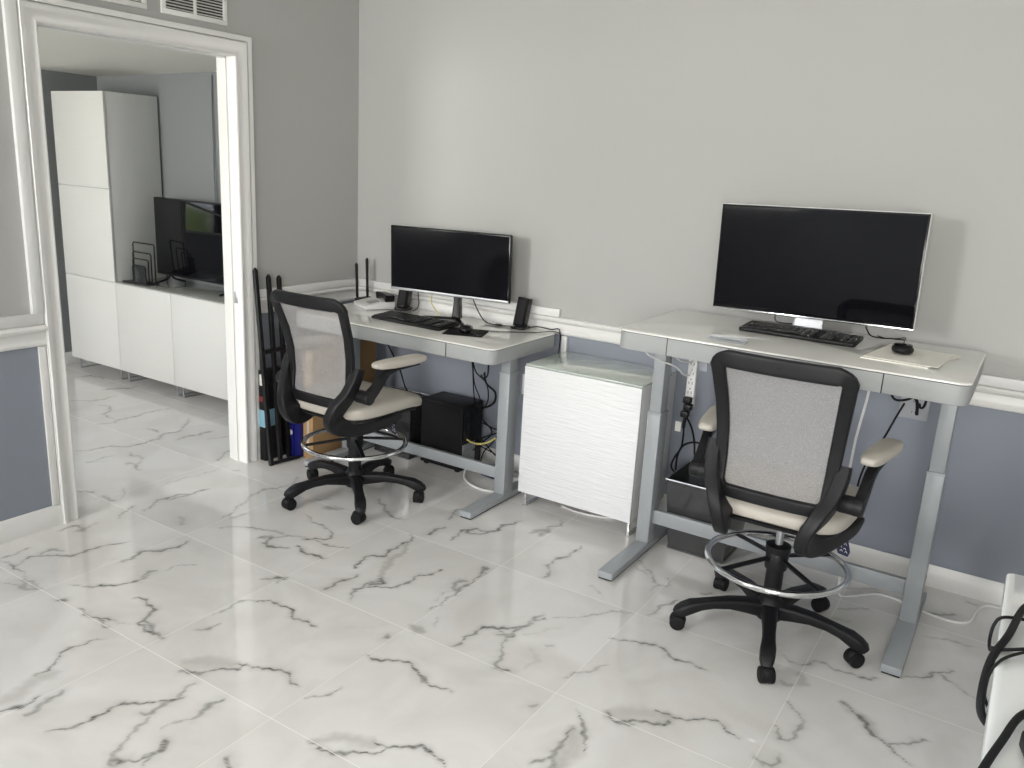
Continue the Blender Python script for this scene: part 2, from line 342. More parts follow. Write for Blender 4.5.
# marble veins of the floor tiles: world x,y points, width, strength
VEINS = [[[[0.729,-1.128],[0.83,-1.171],[0.911,-1.174],[0.983,-1.215],[1.002,-1.265],[0.959,-1.274],[0.92,-1.325]],0.008,0.8],[[[0.96,-1.283],[1.028,-1.306],[1.074,-1.285],[1.123,-1.261]],0.01,0.8],[[[0.766,-1.425],[0.807,-1.392],[0.851,-1.333],[0.957,-1.295]],0.009,0.6],[[[0.804,-1.457],[0.863,-1.456],[0.928,-1.425]],0.014,0.7],[[[0.952,-1.384],[1.035,-1.407],[1.115,-1.393]],0.016,0.9],[[[1.246,-0.984],[1.288,-1.048],[1.28,-1.102],[1.286,-1.175],[1.296,-1.226],[1.252,-1.262],[1.25,-1.321],[1.282,-1.381]],0.012,0.9],[[[1.296,-1.058],[1.341,-1.175],[1.339,-1.236],[1.381,-1.315],[1.413,-1.397]],0.03,0.32],[[[1.306,-1.583],[1.304,-1.535],[1.309,-1.492],[1.331,-1.409]],0.014,0.8],[[[1.436,-1.577],[1.402,-1.507],[1.403,-1.444],[1.427,-1.398]],0.012,0.6],[[[1.392,-1.503],[1.431,-1.447],[1.506,-1.4],[1.518,-1.339],[1.517,-1.275],[1.543,-1.227],[1.567,-1.167]],0.01,0.85],[[[1.406,-1.389],[1.445,-1.397],[1.417,-1.445]],0.016,0.8],[[[1.691,-1.04],[1.713,-1.091],[1.714,-1.171],[1.716,-1.259],[1.72,-1.33],[1.718,-1.472]],0.008,0.7],[[[1.701,-1.046],[1.687,-1.063]],0.02,0.9],[[[1.688,-1.179],[1.675,-1.202],[1.687,-1.269],[1.712,-1.262],[1.712,-1.212]],0.022,0.6],[[[1.684,-1.273],[1.687,-1.38]],0.006,0.4],[[[1.941,-1.552],[1.934,-1.497],[1.946,-1.436],[1.991,-1.39],[2.038,-1.358]],0.01,0.9],[[[1.923,-1.585],[1.944,-1.549]],0.01,0.8],[[[2.007,-1.43],[2.055,-1.424],[2.043,-1.371]],0.012,0.8],[[[1.73,-1.582],[1.767,-1.584],[1.793,-1.575]],0.03,0.4],[[[1.789,-1.526],[1.779,-1.469]],0.008,0.4],[[[1.305,-0.952],[1.307,-0.9],[1.314,-0.835]],0.016,0.8],[[[1.43,-0.933],[1.407,-0.836],[1.427,-0.767],[1.433,-0.814],[1.493,-0.782],[1.515,-0.713],[1.515,-0.65],[1.545,-0.581]],0.012,0.8],[[[1.29,-0.755],[1.252,-0.675],[1.258,-0.592]],0.014,0.6],[[[0.865,-0.78],[0.963,-0.838],[1.039,-0.889],[1.12,-0.895]],0.014,0.65],[[[0.628,-0.999],[0.674,-0.961],[0.69,-0.927]],0.016,0.35],[[[0.752,-1.014],[0.811,-0.984]],0.03,0.4],[[[0.43,-0.935],[0.365,-0.832]],0.012,0.4],[[[0.352,-1.066],[0.387,-1.001],[0.416,-0.946]],0.01,0.55],[[[1.05,-1.672],[1.092,-1.633],[1.125,-1.599],[1.125,-1.651]],0.009,0.8],[[[0.327,-2.28],[0.427,-2.25],[0.484,-2.217]],0.008,0.5],[[[0.365,-2.213],[0.43,-2.247],[0.484,-2.217],[0.394,-2.215]],0.022,0.45],[[[0.611,-2.227],[0.633,-2.21]],0.014,0.8],[[[0.722,-2.209],[0.788,-2.216],[0.831,-2.21],[0.878,-2.188]],0.01,0.8],[[[0.831,-2.21],[0.916,-2.221]],0.01,0.6],[[[0.878,-2.188],[0.94,-2.171],[0.97,-2.144]],0.006,0.4],[[[0.809,-2.051],[0.856,-2.037],[0.927,-2.054],[0.967,-2.098],[0.968,-2.118],[0.973,-2.146],[1.055,-2.153],[1.131,-2.154]],0.012,0.9],[[[0.975,-2.123],[1.041,-2.134],[1.112,-2.155]],0.02,0.7],[[[1.002,-2.518],[0.996,-2.473],[0.979,-2.443],[0.952,-2.408],[0.938,-2.358],[0.949,-2.313],[0.969,-2.268]],0.009,0.9],[[[1.024,-2.468],[1.023,-2.51],[1.03,-2.552],[1.05,-2.599],[1.057,-2.646]],0.05,0.25],[[[1.092,-2.663],[1.102,-2.627],[1.113,-2.6],[1.113,-2.567]],0.012,0.9],[[[1.156,-2.63],[1.167,-2.611],[1.156,-2.579],[1.135,-2.508]],0.022,0.6],[[[1.282,-2.638],[1.299,-2.605],[1.328,-2.552],[1.328,-2.515],[1.322,-2.476],[1.329,-2.441],[1.359,-2.404],[1.411,-2.365],[1.444,-2.302]],0.01,0.9],[[[1.406,-2.435],[1.429,-2.411],[1.433,-2.371],[1.431,-2.328],[1.418,-2.283],[1.416,-2.245]],0.016,0.6],[[[1.444,-2.421],[1.469,-2.485],[1.492,-2.546],[1.525,-2.597],[1.552,-2.61]],0.012,0.55],[[[1.525,-2.597],[1.549,-2.579],[1.549,-2.597]],0.018,0.8],[[[1.549,-2.579],[1.584,-2.547],[1.589,-2.513],[1.579,-2.482],[1.561,-2.47],[1.572,-2.442]],0.01,0.7],[[[1.561,-2.47],[1.563,-2.455],[1.59,-2.486],[1.601,-2.528],[1.616,-2.554]],0.014,0.7],[[[1.547,-2.358],[1.554,-2.324],[1.539,-2.277],[1.543,-2.243]],0.018,0.65],[[[1.515,-2.438],[1.53,-2.399],[1.547,-2.358]],0.007,0.4],[[[1.296,-2.193],[1.328,-2.16],[1.384,-2.126],[1.433,-2.097]],0.045,0.22],[[[1.324,-2.223],[1.346,-2.211],[1.379,-2.199],[1.417,-2.152],[1.457,-2.117],[1.455,-2.08]],0.01,0.8],[[[1.331,-2.223],[1.38,-2.209]],0.016,0.7],[[[1.433,-2.097],[1.475,-2.091],[1.502,-2.08]],0.009,0.8],[[[1.163,-2.06],[1.183,-2.028],[1.197,-1.982]],0.009,0.6],[[[1.133,-1.948],[1.132,-1.87],[1.139,-1.808],[1.182,-1.804]],0.008,0.5],[[[1.768,-2.411],[1.807,-2.422]],0.014,0.7],[[[0.546,-2.139],[0.602,-2.104],[0.645,-2.061],[0.701,-1.984],[0.703,-1.944],[0.699,-1.909]],0.009,0.85],[[[0.689,-1.945],[0.676,-1.904],[0.698,-1.881]],0.018,0.6],[[[0.711,-1.863],[0.713,-1.808],[0.761,-1.75]],0.007,0.5],[[[0.526,-1.902],[0.52,-1.865],[0.513,-1.799],[0.555,-1.764],[0.572,-1.706],[0.57,-1.631]],0.014,0.85],[[[0.526,-1.902],[0.504,-1.821],[0.507,-1.795]],0.02,0.5],[[[0.138,-2.186],[0.139,-2.129],[0.134,-2.067]],0.008,0.8],[[[0.244,-2.183],[0.218,-2.121],[0.228,-2.077],[0.301,-2.027],[0.334,-1.964],[0.326,-1.905],[0.355,-1.846],[0.381,-1.785]],0.011,0.8],[[[0.213,-2.069],[0.211,-2.028],[0.26,-1.994]],0.012,0.6],[[[1.134,-1.949],[1.127,-1.832],[1.165,-1.79]],0.007,0.5],[[[0.149,-2.191],[0.237,-2.188],[0.358,-2.196]],0.007,0.7],[[[1.175,-1.798],[1.22,-1.767],[1.274,-1.755],[1.32,-1.764],[1.363,-1.79],[1.422,-1.787],[1.478,-1.781]],0.01,0.9],[[[1.502,-2.08],[1.544,-2.044],[1.596,-2.039],[1.643,-2.057],[1.683,-2.063]],0.01,0.9],[[[1.741,-2.087],[1.771,-2.048],[1.796,-1.987]],0.008,0.7],[[[1.724,-1.817],[1.772,-1.808],[1.829,-1.774],[1.873,-1.762],[1.922,-1.777],[1.965,-1.804],[2.03,-1.804],[2.081,-1.799]],0.01,0.9],[[[1.938,-1.791],[1.971,-1.808]],0.016,0.8],[[[1.703,-1.693],[1.715,-1.68]],0.016,0.7],[[[1.903,-2.209],[1.946,-2.164],[1.997,-2.146],[2.044,-2.124]],0.04,0.25],[[[1.898,-2.219],[1.934,-2.225],[1.94,-2.24],[1.996,-2.205],[2.04,-2.172],[2.082,-2.146],[2.079,-2.111]],0.01,0.8],[[[2.033,-2.112],[2.088,-2.111],[2.128,-2.082],[2.162,-2.056],[2.203,-2.052],[2.245,-2.071],[2.27,-2.081]],0.01,0.9],[[[2.047,-1.438],[2.098,-1.554],[2.119,-1.601],[2.157,-1.598]],0.012,0.6],[[[2.121,-1.599],[2.162,-1.598]],0.014,0.8],[[[1.548,-1.741],[1.612,-1.682],[1.658,-1.614]],0.006,0.1],[[[2.042,-1.39],[2.046,-1.346],[2.057,-1.294],[2.066,-1.22]],0.012,0.7],[[[1.994,-1.315],[2.031,-1.27]],0.006,0.1],[[[2.105,-1.213],[2.194,-1.143],[2.231,-1.092],[2.268,-1.041],[2.327,-0.99]],0.008,0.5],[[[2.097,-0.918],[2.134,-0.914],[2.173,-0.947]],0.008,0.4],[[[2.336,-1.201],[2.384,-1.198],[2.431,-1.173],[2.477,-1.147],[2.519,-1.155],[2.584,-1.191],[2.631,-1.183],[2.701,-1.181]],0.01,0.9],[[[2.545,-1.174],[2.588,-1.188]],0.014,0.8],[[[2.323,-1.525],[2.356,-1.465],[2.393,-1.41],[2.403,-1.366]],0.01,0.55],[[[2.312,-1.711],[2.328,-1.699]],0.016,0.6],[[[2.514,-1.597],[2.555,-1.612],[2.601,-1.585],[2.655,-1.559],[2.703,-1.516]],0.012,0.85],[[[2.523,-1.598],[2.564,-1.56],[2.608,-1.527],[2.666,-1.506],[2.696,-1.499]],0.05,0.22],[[[2.575,-1.618],[2.611,-1.606]],0.014,0.6],[[[2.644,-1.493],[2.693,-1.493],[2.733,-1.471],[2.771,-1.443],[2.815,-1.432],[2.86,-1.449],[2.9,-1.468]],0.01,0.9],[[[2.443,-1.636],[2.472,-1.681],[2.492,-1.695],[2.524,-1.741],[2.547,-1.791]],0.01,0.8],[[[2.476,-1.721],[2.471,-1.766],[2.478,-1.815],[2.488,-1.847],[2.449,-1.933]],0.011,0.7],[[[2.482,-1.731],[2.51,-1.792],[2.522,-1.835],[2.519,-1.888]],0.05,0.25],[[[2.482,-1.858],[2.502,-1.9]],0.02,0.6],[[[2.14,-1.446],[2.187,-1.466],[2.207,-1.507],[2.189,-1.557]],0.02,0.15],[[[2.962,-1.51],[2.986,-1.543]],0.01,0.6],[[[1.399,-0.825],[1.436,-0.76],[1.521,-0.742],[1.524,-0.653],[1.562,-0.55]],0.01,0.7],[[[1.662,-1.186],[1.68,-1.185]],0.012,0.4],[[[1.697,-1.104],[1.687,-1.043],[1.673,-1.06]],0.014,0.7],[[[1.663,-0.626],[1.7,-0.554],[1.711,-0.639]],0.03,0.5],[[[1.689,-0.535],[1.721,-0.473],[1.697,-0.419]],0.009,0.6],[[[1.922,-0.953],[1.926,-0.909],[1.885,-0.87],[1.882,-0.8],[1.909,-0.718],[1.907,-0.658],[1.911,-0.607]],0.01,0.75],[[[1.922,-0.953],[1.928,-0.912]],0.016,0.7],[[[2.176,-0.579],[2.253,-0.648],[2.304,-0.717],[2.333,-0.733]],0.01,0.6],[[[2.179,-0.636],[2.24,-0.672]],0.012,0.4],[[[2.396,-0.977],[2.397,-0.908],[2.417,-0.832],[2.441,-0.789]],0.014,0.6],[[[2.341,-0.647],[2.354,-0.704],[2.333,-0.733],[2.31,-0.791]],0.012,0.4],[[[2.495,-0.684],[2.524,-0.648]],0.012,0.5],[[[2.085,-1.23],[2.055,-1.34],[2.046,-1.41],[2.0,-1.404]],0.012,0.6],[[[2.086,-1.39],[2.164,-1.256]],0.008,0.15],[[[2.186,-1.393],[2.2,-1.382]],0.01,0.5],[[[2.053,-1.445],[2.087,-1.536],[2.113,-1.59],[2.152,-1.604]],0.012,0.6],[[[2.963,-1.344],[2.998,-1.389],[3.026,-1.354],[3.032,-1.292],[3.01,-1.233],[2.974,-1.198]],0.012,0.6],[[[2.96,-1.525],[2.988,-1.536],[3.019,-1.519],[3.007,-1.463]],0.012,0.6],[[[3.1,-1.087],[3.16,-1.121],[3.216,-1.184],[3.272,-1.227],[3.334,-1.28]],0.012,0.75],[[[3.102,-1.094],[3.176,-1.125],[3.247,-1.203]],0.03,0.2],[[[3.279,-1.228],[3.32,-1.171],[3.369,-1.12]],0.009,0.7],[[[2.928,-1.101],[2.957,-1.087]],0.02,0.45],[[[2.965,-1.02],[2.979,-1.062]],0.03,0.3],[[[2.883,-0.934],[2.948,-0.951],[2.994,-0.897],[3.071,-0.904],[3.135,-0.9],[3.192,-0.862]],0.01,0.6],[[[3.249,-0.819],[3.312,-0.766],[3.359,-0.694],[3.394,-0.654]],0.01,0.75],[[[3.359,-0.699],[3.402,-0.742],[3.473,-0.791]],0.008,0.6],[[[3.284,-0.463],[3.366,-0.443],[3.448,-0.432]],0.01,0.4],[[[3.278,-0.26],[3.363,-0.218]],0.014,0.6],[[[2.949,-0.258],[3.064,-0.194]],0.012,0.4],[[[2.978,-0.451],[3.07,-0.391]],0.012,0.4],[[[2.963,-0.557],[3.022,-0.533]],0.02,0.2],[[[3.385,-0.058],[3.422,-0.067]],0.014,0.5],[[[-2.22,-0.445],[-2.2,-0.388],[-2.07,-0.371]],0.018,0.6],[[[-1.798,-0.554],[-1.781,-0.472],[-1.722,-0.415],[-1.725,-0.337]],0.014,0.65],[[[-1.709,-0.822],[-1.605,-0.712],[-1.614,-0.63],[-1.601,-0.587]],0.012,0.6],[[[-1.5,-0.758],[-1.42,-0.74],[-1.318,-0.81],[-1.307,-0.853],[-1.181,-0.867]],0.013,0.6],[[[-1.137,-1.0],[-1.138,-0.953],[-1.108,-0.925]],0.012,0.5],[[[-1.093,-0.911],[-1.141,-0.856],[-1.128,-0.767],[-1.148,-0.653],[-1.13,-0.509]],0.014,0.55],[[[-0.864,-0.848],[-0.774,-0.837]],0.014,0.55],[[[-0.801,-1.31],[-0.757,-1.233],[-0.756,-1.17],[-0.67,-1.094],[-0.665,-0.984],[-0.675,-0.907],[-0.723,-0.837],[-0.691,-0.762],[-0.748,-0.695]],0.013,0.7],[[[-0.717,-0.877],[-0.708,-0.824]],0.025,0.35],[[[-0.574,-0.86],[-0.586,-0.827],[-0.573,-0.725],[-0.567,-0.627]],0.013,0.6],[[[-0.561,-0.728],[-0.566,-0.64]],0.018,0.6],[[[-0.853,-0.566],[-0.792,-0.637],[-0.741,-0.713]],0.012,0.5],[[[-0.462,-0.747],[-0.418,-0.654],[-0.402,-0.595]],0.01,0.4],[[[-0.129,-0.935],[-0.18,-0.864],[-0.218,-0.778],[-0.208,-0.748]],0.014,0.5],[[[-0.599,-1.38],[-0.602,-1.328],[-0.61,-1.24]],0.01,0.6],[[[-0.611,-1.373],[-0.548,-1.311]],0.008,0.4],[[[-0.591,-1.146],[-0.536,-1.176],[-0.505,-1.149],[-0.433,-1.181],[-0.394,-1.239]],0.012,0.55],[[[-0.42,-1.279],[-0.435,-1.238],[-0.314,-1.277]],0.014,0.6],[[[-0.047,-1.347],[-0.056,-1.226],[-0.031,-1.103],[-0.034,-0.964]],0.008,0.35],[[[0.044,-0.968],[0.062,-0.953]],0.014,0.5],[[[-0.265,-1.618],[-0.217,-1.583]],0.014,0.5],[[[-0.135,-1.588],[-0.052,-1.576]],0.014,0.6],[[[-0.059,-1.538],[-0.116,-1.482],[-0.153,-1.468]],0.014,0.4],[[[0.115,-1.421],[0.142,-1.34],[0.144,-1.216]],0.01,0.6],[[[0.152,-1.559],[0.098,-1.444],[0.116,-1.348],[0.147,-1.301],[0.149,-1.216]],0.012,0.7],[[[0.144,-1.683],[0.076,-1.596],[0.076,-1.558]],0.012,0.6],[[[0.063,-1.902],[0.075,-1.843],[0.118,-1.824],[0.119,-1.773]],0.012,0.6],[[[0.133,-1.861],[0.13,-1.831]],0.02,0.5],[[[0.319,-1.503],[0.377,-1.526],[0.41,-1.551]],0.02,0.3],[[[-0.14,-1.583],[-0.043,-1.581]],0.012,0.5],[[[0.488,-1.399],[0.453,-1.301],[0.389,-1.159],[0.364,-1.076],[0.395,-1.008]],0.009,0.6],[[[0.511,-1.362],[0.53,-1.293]],0.02,0.35],[[[0.555,-1.466],[0.617,-1.408],[0.732,-1.354],[0.837,-1.334]],0.01,0.6],[[[0.758,-1.431],[0.801,-1.38],[0.829,-1.452],[0.871,-1.449],[0.924,-1.421]],0.012,0.7],[[[0.969,-1.386],[1.035,-1.407],[1.071,-1.393]],0.012,0.6],[[[0.436,-1.947],[0.509,-1.902]],0.01,0.1]]
# ================================================================== SETTING
H = 2.62; YL, YR, DH = -1.79, -.862, 2.045
def build_floor():
    xs = sorted(set([-2.72, -2.5]+[round(-2.3+.0085*i, 4) for i in range(686)]+[4.2, 5.1]))
    ys = sorted(set([-5.9, -4.5, -3.4]+[round(-2.75+.0085*i, 4) for i in range(320)]+[.19]))
    X, Y = np.meshgrid(np.array(xs), np.array(ys)); nx, ny = len(xs), len(ys)
    wx = X+.006*np.sin(Y*61+X*23)+.0035*np.sin(Y*137-X*91+1.3); wy = Y+.006*np.sin(X*57-Y*31+.7)+.0035*np.sin(X*151+Y*83)
    D = np.full(X.shape, 9.); K = np.zeros(X.shape); C = np.zeros(X.shape)
    for pts, w, k in VEINS:
        P = [tuple(q)[:2] for q in spline([(a, b, 0) for a, b in pts], 4)]; wide = w >= .03
        half = .5*w; cap = max(8*half, .03); best = np.full(X.shape, 9.)
        L_ = len(P)
        for i in range(L_-1):
            (ax, ay), (bx, by) = P[i], P[i+1]
            x0, x1 = min(ax, bx)-cap, max(ax, bx)+cap; y0, y1 = min(ay, by)-cap, max(ay, by)+cap
            i0, i1 = np.searchsorted(xs, [x0, x1]); j0, j1 = np.searchsorted(ys, [y0, y1])
            if i1 <= i0 or j1 <= j0: continue
            qx = wx[j0:j1, i0:i1]; qy = wy[j0:j1, i0:i1]; dx, dy = bx-ax, by-ay
            t = np.clip(((qx-ax)*dx+(qy-ay)*dy)/(dx*dx+dy*dy+1e-12), 0, 1)
            taper = .55+.45*math.sin(PI*(i+.5)/(L_-1))
            d = np.hypot(qx-ax-t*dx, qy-ay-t*dy)/(half*taper)
            best[j0:j1, i0:i1] = np.minimum(best[j0:j1, i0:i1], d)
        if wide:
            C = np.maximum(C, k*1.35*np.clip(1.25-best*.75, 0, 1)**.8)
        else:
            near = best < D; K = np.where(near, k, K); D = np.minimum(D, best)
    # blend strength smoothly where nothing is near
    me = bpy.data.meshes.new('floor')
    V = np.zeros((nx*ny, 3), np.float32); V[:, 0] = X.ravel(); V[:, 1] = Y.ravel()
    J, I = np.meshgrid(np.arange(ny-1), np.arange(nx-1), indexing='ij'); a = (J*nx+I).ravel()
    F = np.stack([a, a+1, a+nx+1, a+nx], 1).astype(np.int32)
    me.vertices.add(len(V)); me.vertices.foreach_set('co', V.ravel())
    me.loops.add(F.size); me.loops.foreach_set('vertex_index', F.ravel())
    me.polygons.add(len(F)); me.polygons.foreach_set('loop_start', np.arange(0, F.size, 4, dtype=np.int32))
    me.update(calc_edges=True)
    for n_, A in (('vein_d', D), ('vein_k', K), ('cloud', C)):
        at = me.attributes.new(n_, 'FLOAT', 'POINT'); at.data.foreach_set('value', A.ravel().astype(np.float32))
    me.materials.append(floor_m)
    o = bpy.data.objects.new('floor', me); COL.objects.link(o); o['kind'] = 'structure'; o['label'] = 'glossy white marble tile floor with grey veins'
build_floor()

def wall_with_holes(name, axis, at, thick, a0, a1, z0, z1, holes, m, label, parent=None):
    """axis 'x': plane x=at..at+thick spanned by y; 'y': plane y=at..at+thick spanned by x"""
    bm = BM(); cuts = sorted(set([a0, a1]+[h[0] for h in holes]+[h[1] for h in holes]))
    def b(p, q, u, v):
        if v-u < 1e-4: return
        if axis == 'x': box(bm, at, at+thick, p, q, u, v)
        else: box(bm, p, q, at, at+thick, u, v)
    for p, q in zip(cuts[:-1], cuts[1:]):
        hs = [h for h in holes if h[0] <= p+1e-6 and h[1] >= q-1e-6]
        if not hs: b(p, q, z0, z1)
        else:
            h = hs[0]; b(p, q, z0, h[2]); b(p, q, h[3], z1)
    return struct(name, bm, m, parent, label=label)
RZ = .84      # paint changes colour behind the chair rail
W1 = (-4.9, -3.5, .85, 2.2)
wl = wall_with_holes('wall_left', 'x', -.12, .12, -5.72, .12, RZ, H, [(YL-.018, YR+.018, 0, DH+.018), W1], wall_m, 'grey painted left wall with the doorway')
wall_with_holes('wall_left_lower', 'x', -.12, .12, -5.72, .0, 0, RZ, [(YL-.018, YR+.018, -1, RZ)], wall_low_m, 'lower grey-blue part of the left wall below the rail')
wall_with_holes('wall_back', 'y', 0, .12, 0, 5.12, RZ, H, [], wall_m, 'pale grey back wall behind the desks')
wall_with_holes('wall_back_lower', 'y', 0, .12, 0, 5.12, 0, RZ, [], wall_low_m, 'lower grey-blue part of the back wall below the rail')
wall_with_holes('wall_right', 'x', 5.0, .12, -5.72, 0, 0, H, [], wall_m, 'grey right wall')
FW = [(.05, 1.05, 1.42, 2.48), (3.2, 4.8, .85, 2.3)]  # second opening is made up to let in the rear fill light
wall_with_holes('wall_front', 'y', -5.72, .12, -.12, 5.12, 0, H, FW, wall_m, 'grey wall behind the camera with a window and an added fill-light window')
struct('ceiling', box(BM(), -.12, 5.12, -5.72, .12, H, H+.1), ceil_m, label='warm white ceiling')
def window(n, axis, at, hole, thick=.12, cross=(1, 1)):
    a0, a1, z0, z1 = hole; w = .045; bm = BM(); g = BM()
    def b(bm_, p, q, u, v, d0, d1, bev=.003):
        if axis == 'x': box(bm_, at+d0, at+d1, p, q, u, v, bev)
        else: box(bm_, p, q, at+d0, at+d1, u, v, bev)
    d0, d1 = (.03, .08)
    b(bm, a0, a1, z0, z0+w, d0, d1); b(bm, a0, a1, z1-w, z1, d0, d1); b(bm, a0, a0+w, z0+w, z1-w, d0, d1); b(bm, a1-w, a1, z0+w, z1-w, d0, d1)
    zm = (z0+z1)/2; b(bm, a0+w, a1-w, zm-.02, zm+.02, d0, d1)
    fr = struct('window_%d' % n, bm, trim_m, label='white framed window letting in daylight or added fill light')
    b(g, a0+w, a1-w, z0+w, z1-w, .05, .056, 0); pane = obj('pane', g, pane_m, fr)
window(1, 'x', -.12, W1); window(2, 'y', -5.72, FW[0]); window(3, 'y', -5.72, FW[1])  # the last one is an unseen window added for the fill light

# door casing: stepped moulding round the opening, then a thin flat outer strip behind a dark groove
CAS = [(0, 0), (0, .016), (.006, .019), (.014, .015), (.022, .012), (.034, .013), (.042, .018), (.052, .022), (.064, .023), (.068, .017), (.070, .017), (.070, 0)]
def U(prof, ya=YL, yb=YR, h=DH):
    return profile_run(BM(), prof, [lambda d: (ya-d, 0), lambda d: (ya-d, h+d), lambda d: (yb+d, h+d), lambda d: (yb+d, 0)], 'x')
struct('trim_1', U(CAS), trim_m, label='white moulded casing round the doorway')
struct('trim_2', profile_run(BM(), [(.073, 0), (.073, .021), (.096, .021), (.096, 0)], [lambda d: (YL-.118, DH+d), lambda d: (YR+d, DH+d), lambda d: (YR+d, 0)], 'x'), trim_m, label='thin outer strip round the door casing')
bm = BM(); box(bm, -.122, .0, YL-.018, YL-.001, 0, DH); box(bm, -.122, .0, YR+.001, YR+.018, 0, DH); box(bm, -.122, .0, YL-.018, YR+.018, DH, DH+.018)
box(bm, -.085, -.05, YR-.006, YR+.002, 0, DH); box(bm, -.085, -.05, YL-.002, YL+.006, 0, DH); box(bm, -.085, -.05, YL, YR, DH-.006, DH+.002)
dj = struct('door_1', bm, trim_m, label='white door jamb lining the opening')
obj('strike_plate', box(BM(), -.044, -.018, YR-.0005, YR+.0015, .86, .92, .001), steel_m, dj, label='small steel strike plate')

RAIL = [(-.045, 0), (-.045, .006), (-.04, .012), (-.03, .014), (-.022, .010), (-.018, .008), (.012, .008), (.016, .014), (.022, .026), (.032, .030), (.040, .026), (.044, .016), (.044, 0)]
def hrun(prof, a, b, z, axis): return profile_run(BM(), prof, [lambda d: (a, z+d), lambda d: (b, z+d)], axis)
def base_prof(h=.092): return [(0, 0), (0, .016), (h*.62, .016), (h*.68, .013), (h*.8, .011), (h*.9, .007), (h, .004), (h, 0)]
RAILZ = .84
struct('trim_3', hrun(RAIL, -5.6, YL-.071, RAILZ, 'x'), trim_m, label='white chair rail on the left wall before the doorway')
struct('trim_4', hrun(RAIL, YR+.096, 0, RAILZ, 'x'), trim_m, label='white chair rail between the doorway and the corner')
struct('trim_5', hrun(RAIL, 0, 5.0, RAILZ, 'y'), trim_m, label='white chair rail along the back wall')
struct('baseboard_left', hrun(base_prof(), -5.6, YL-.071, 0, 'x'), trim_m, label='white baseboard left of the doorway')
struct('baseboard_corner', hrun(base_prof(), YR+.096, 0, 0, 'x'), trim_m, label='white baseboard between doorway and corner')
struct('baseboard_back', hrun(base_prof(), 0, 5.0, 0, 'y'), trim_m, label='white baseboard along the back wall')
# flat panel strips next to the casing on the left wall
YC = YL-.073
bm = BM(); box(bm, 0, .021, YC-.045, YC, .932, DH+.072, .002); box(bm, 0, .014, -5.0, YC, .886, .932, .002)
struct('trim_6', bm, race_m, label='flat white L-shaped strip above the rail left of the door')
bm = BM(); box(bm, 0, .01, YC-.03, YC, .0915, .794, .002); struct('trim_7', bm, trim_m, label='narrow upright strip below the rail left of the door')

# cable raceways on the back wall and in the corner
o = obj('cable_raceway', rslab(BM(), .03, 1.39, -.022, 0, .885, .925, .004, .002), race_m); tag(o, 'white horizontal cable raceway on the back wall above the lower desk', 'cable raceway')
o = obj('cable_raceway', box(BM(), 0, .022, -.76, -.001, .885, .925, .003), race_m); tag(o, 'white cable raceway on the left wall beside the doorway, ending in the corner', 'cable raceway')
o = obj('cable_raceway', rslab(BM(), 3.02, 4.7, -.022, 0, .885, .925, .004, .002), race_m); tag(o, 'white cable raceway above the rail behind the taller desk', 'cable raceway')
o = obj('cable_raceway', box(BM(), 1.412, 1.442, -.02, 0, .10, .792, .003), race_m); tag(o, 'upright white cable raceway running down the wall behind the small cabinet', 'cable raceway')

# air vents over the door
def vent(y0, y1, z0, z1, label):
    t = thing('wall_vent', label, 'air vent', (0, (y0+y1)/2, z0))
    fr = BM(); w = .022
    for a in ((y0, y1, z0, z0+w), (y0, y1, z1-w, z1), (y0, y0+w, z0+w, z1-w), (y1-w, y1, z0+w, z1-w), ((y0+y1)/2-.007, (y0+y1)/2+.007, z0+w, z1-w)):
        box(fr, 0, .009, a[0], a[1], a[2], a[3], .0015)
    obj('frame', fr, trim_m, t, True)
    obj('backing', box(BM(), .0005, .002, y0+w, y1-w, z0+w, z1-w), dark_in_m, t, True)
    n = int((z1-z0-2*w)/.0125); first = None
    for k in range(n):
        z = z0+w+.0125*(k+.5)
        if first is None:
            m_ = Matrix.Translation((.0055, (y0+y1)/2, z)) @ Matrix.Rotation(R(35), 4, 'Y')
            bm = BM(); box(bm, -.0045, .0045, -(y1-y0)/2+w, (y1-y0)/2-w, -.001, .001, mtx=m_)
            first = obj('slat', bm, trim_m, t, True)
        else:
            c = dup(first, t); c.location = (0, 0, .0125*k)
    for yy in (y0+.011, y1-.011): obj('screw', cyl(BM(), (.0095, yy, (z0+z1)/2), .004, .003, 'x', 10), steel_m, t, True)
vent(-1.24, -.893, 2.172, 2.39, 'white louvred air vent over the right half of the doorway')
vent(-1.75, -1.31, 2.172, 2.39, 'white louvred air vent over the left half of the doorway, nearly out of frame')

# ================================================================== OTHER ROOM
bm = BM(); box(bm, -2.74, -.12, .07, .19, 0, 2.62)
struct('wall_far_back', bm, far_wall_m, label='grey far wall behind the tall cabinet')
W4 = (-2.3, -.75, 1.0, 1.95)
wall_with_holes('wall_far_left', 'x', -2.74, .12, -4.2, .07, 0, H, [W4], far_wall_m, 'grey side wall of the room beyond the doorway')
FW5 = (-2.5, -1.1, .82, 2.18)
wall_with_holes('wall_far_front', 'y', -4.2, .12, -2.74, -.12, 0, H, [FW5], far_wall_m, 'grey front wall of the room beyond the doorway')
window(4, 'x', -2.74, W4); window(5, 'y', -4.2, FW5)
struct('ceiling_far', box(BM(), -2.74, -.12, -4.2, .19, H, H+.1), ceil_m, label='white ceiling of the room beyond')
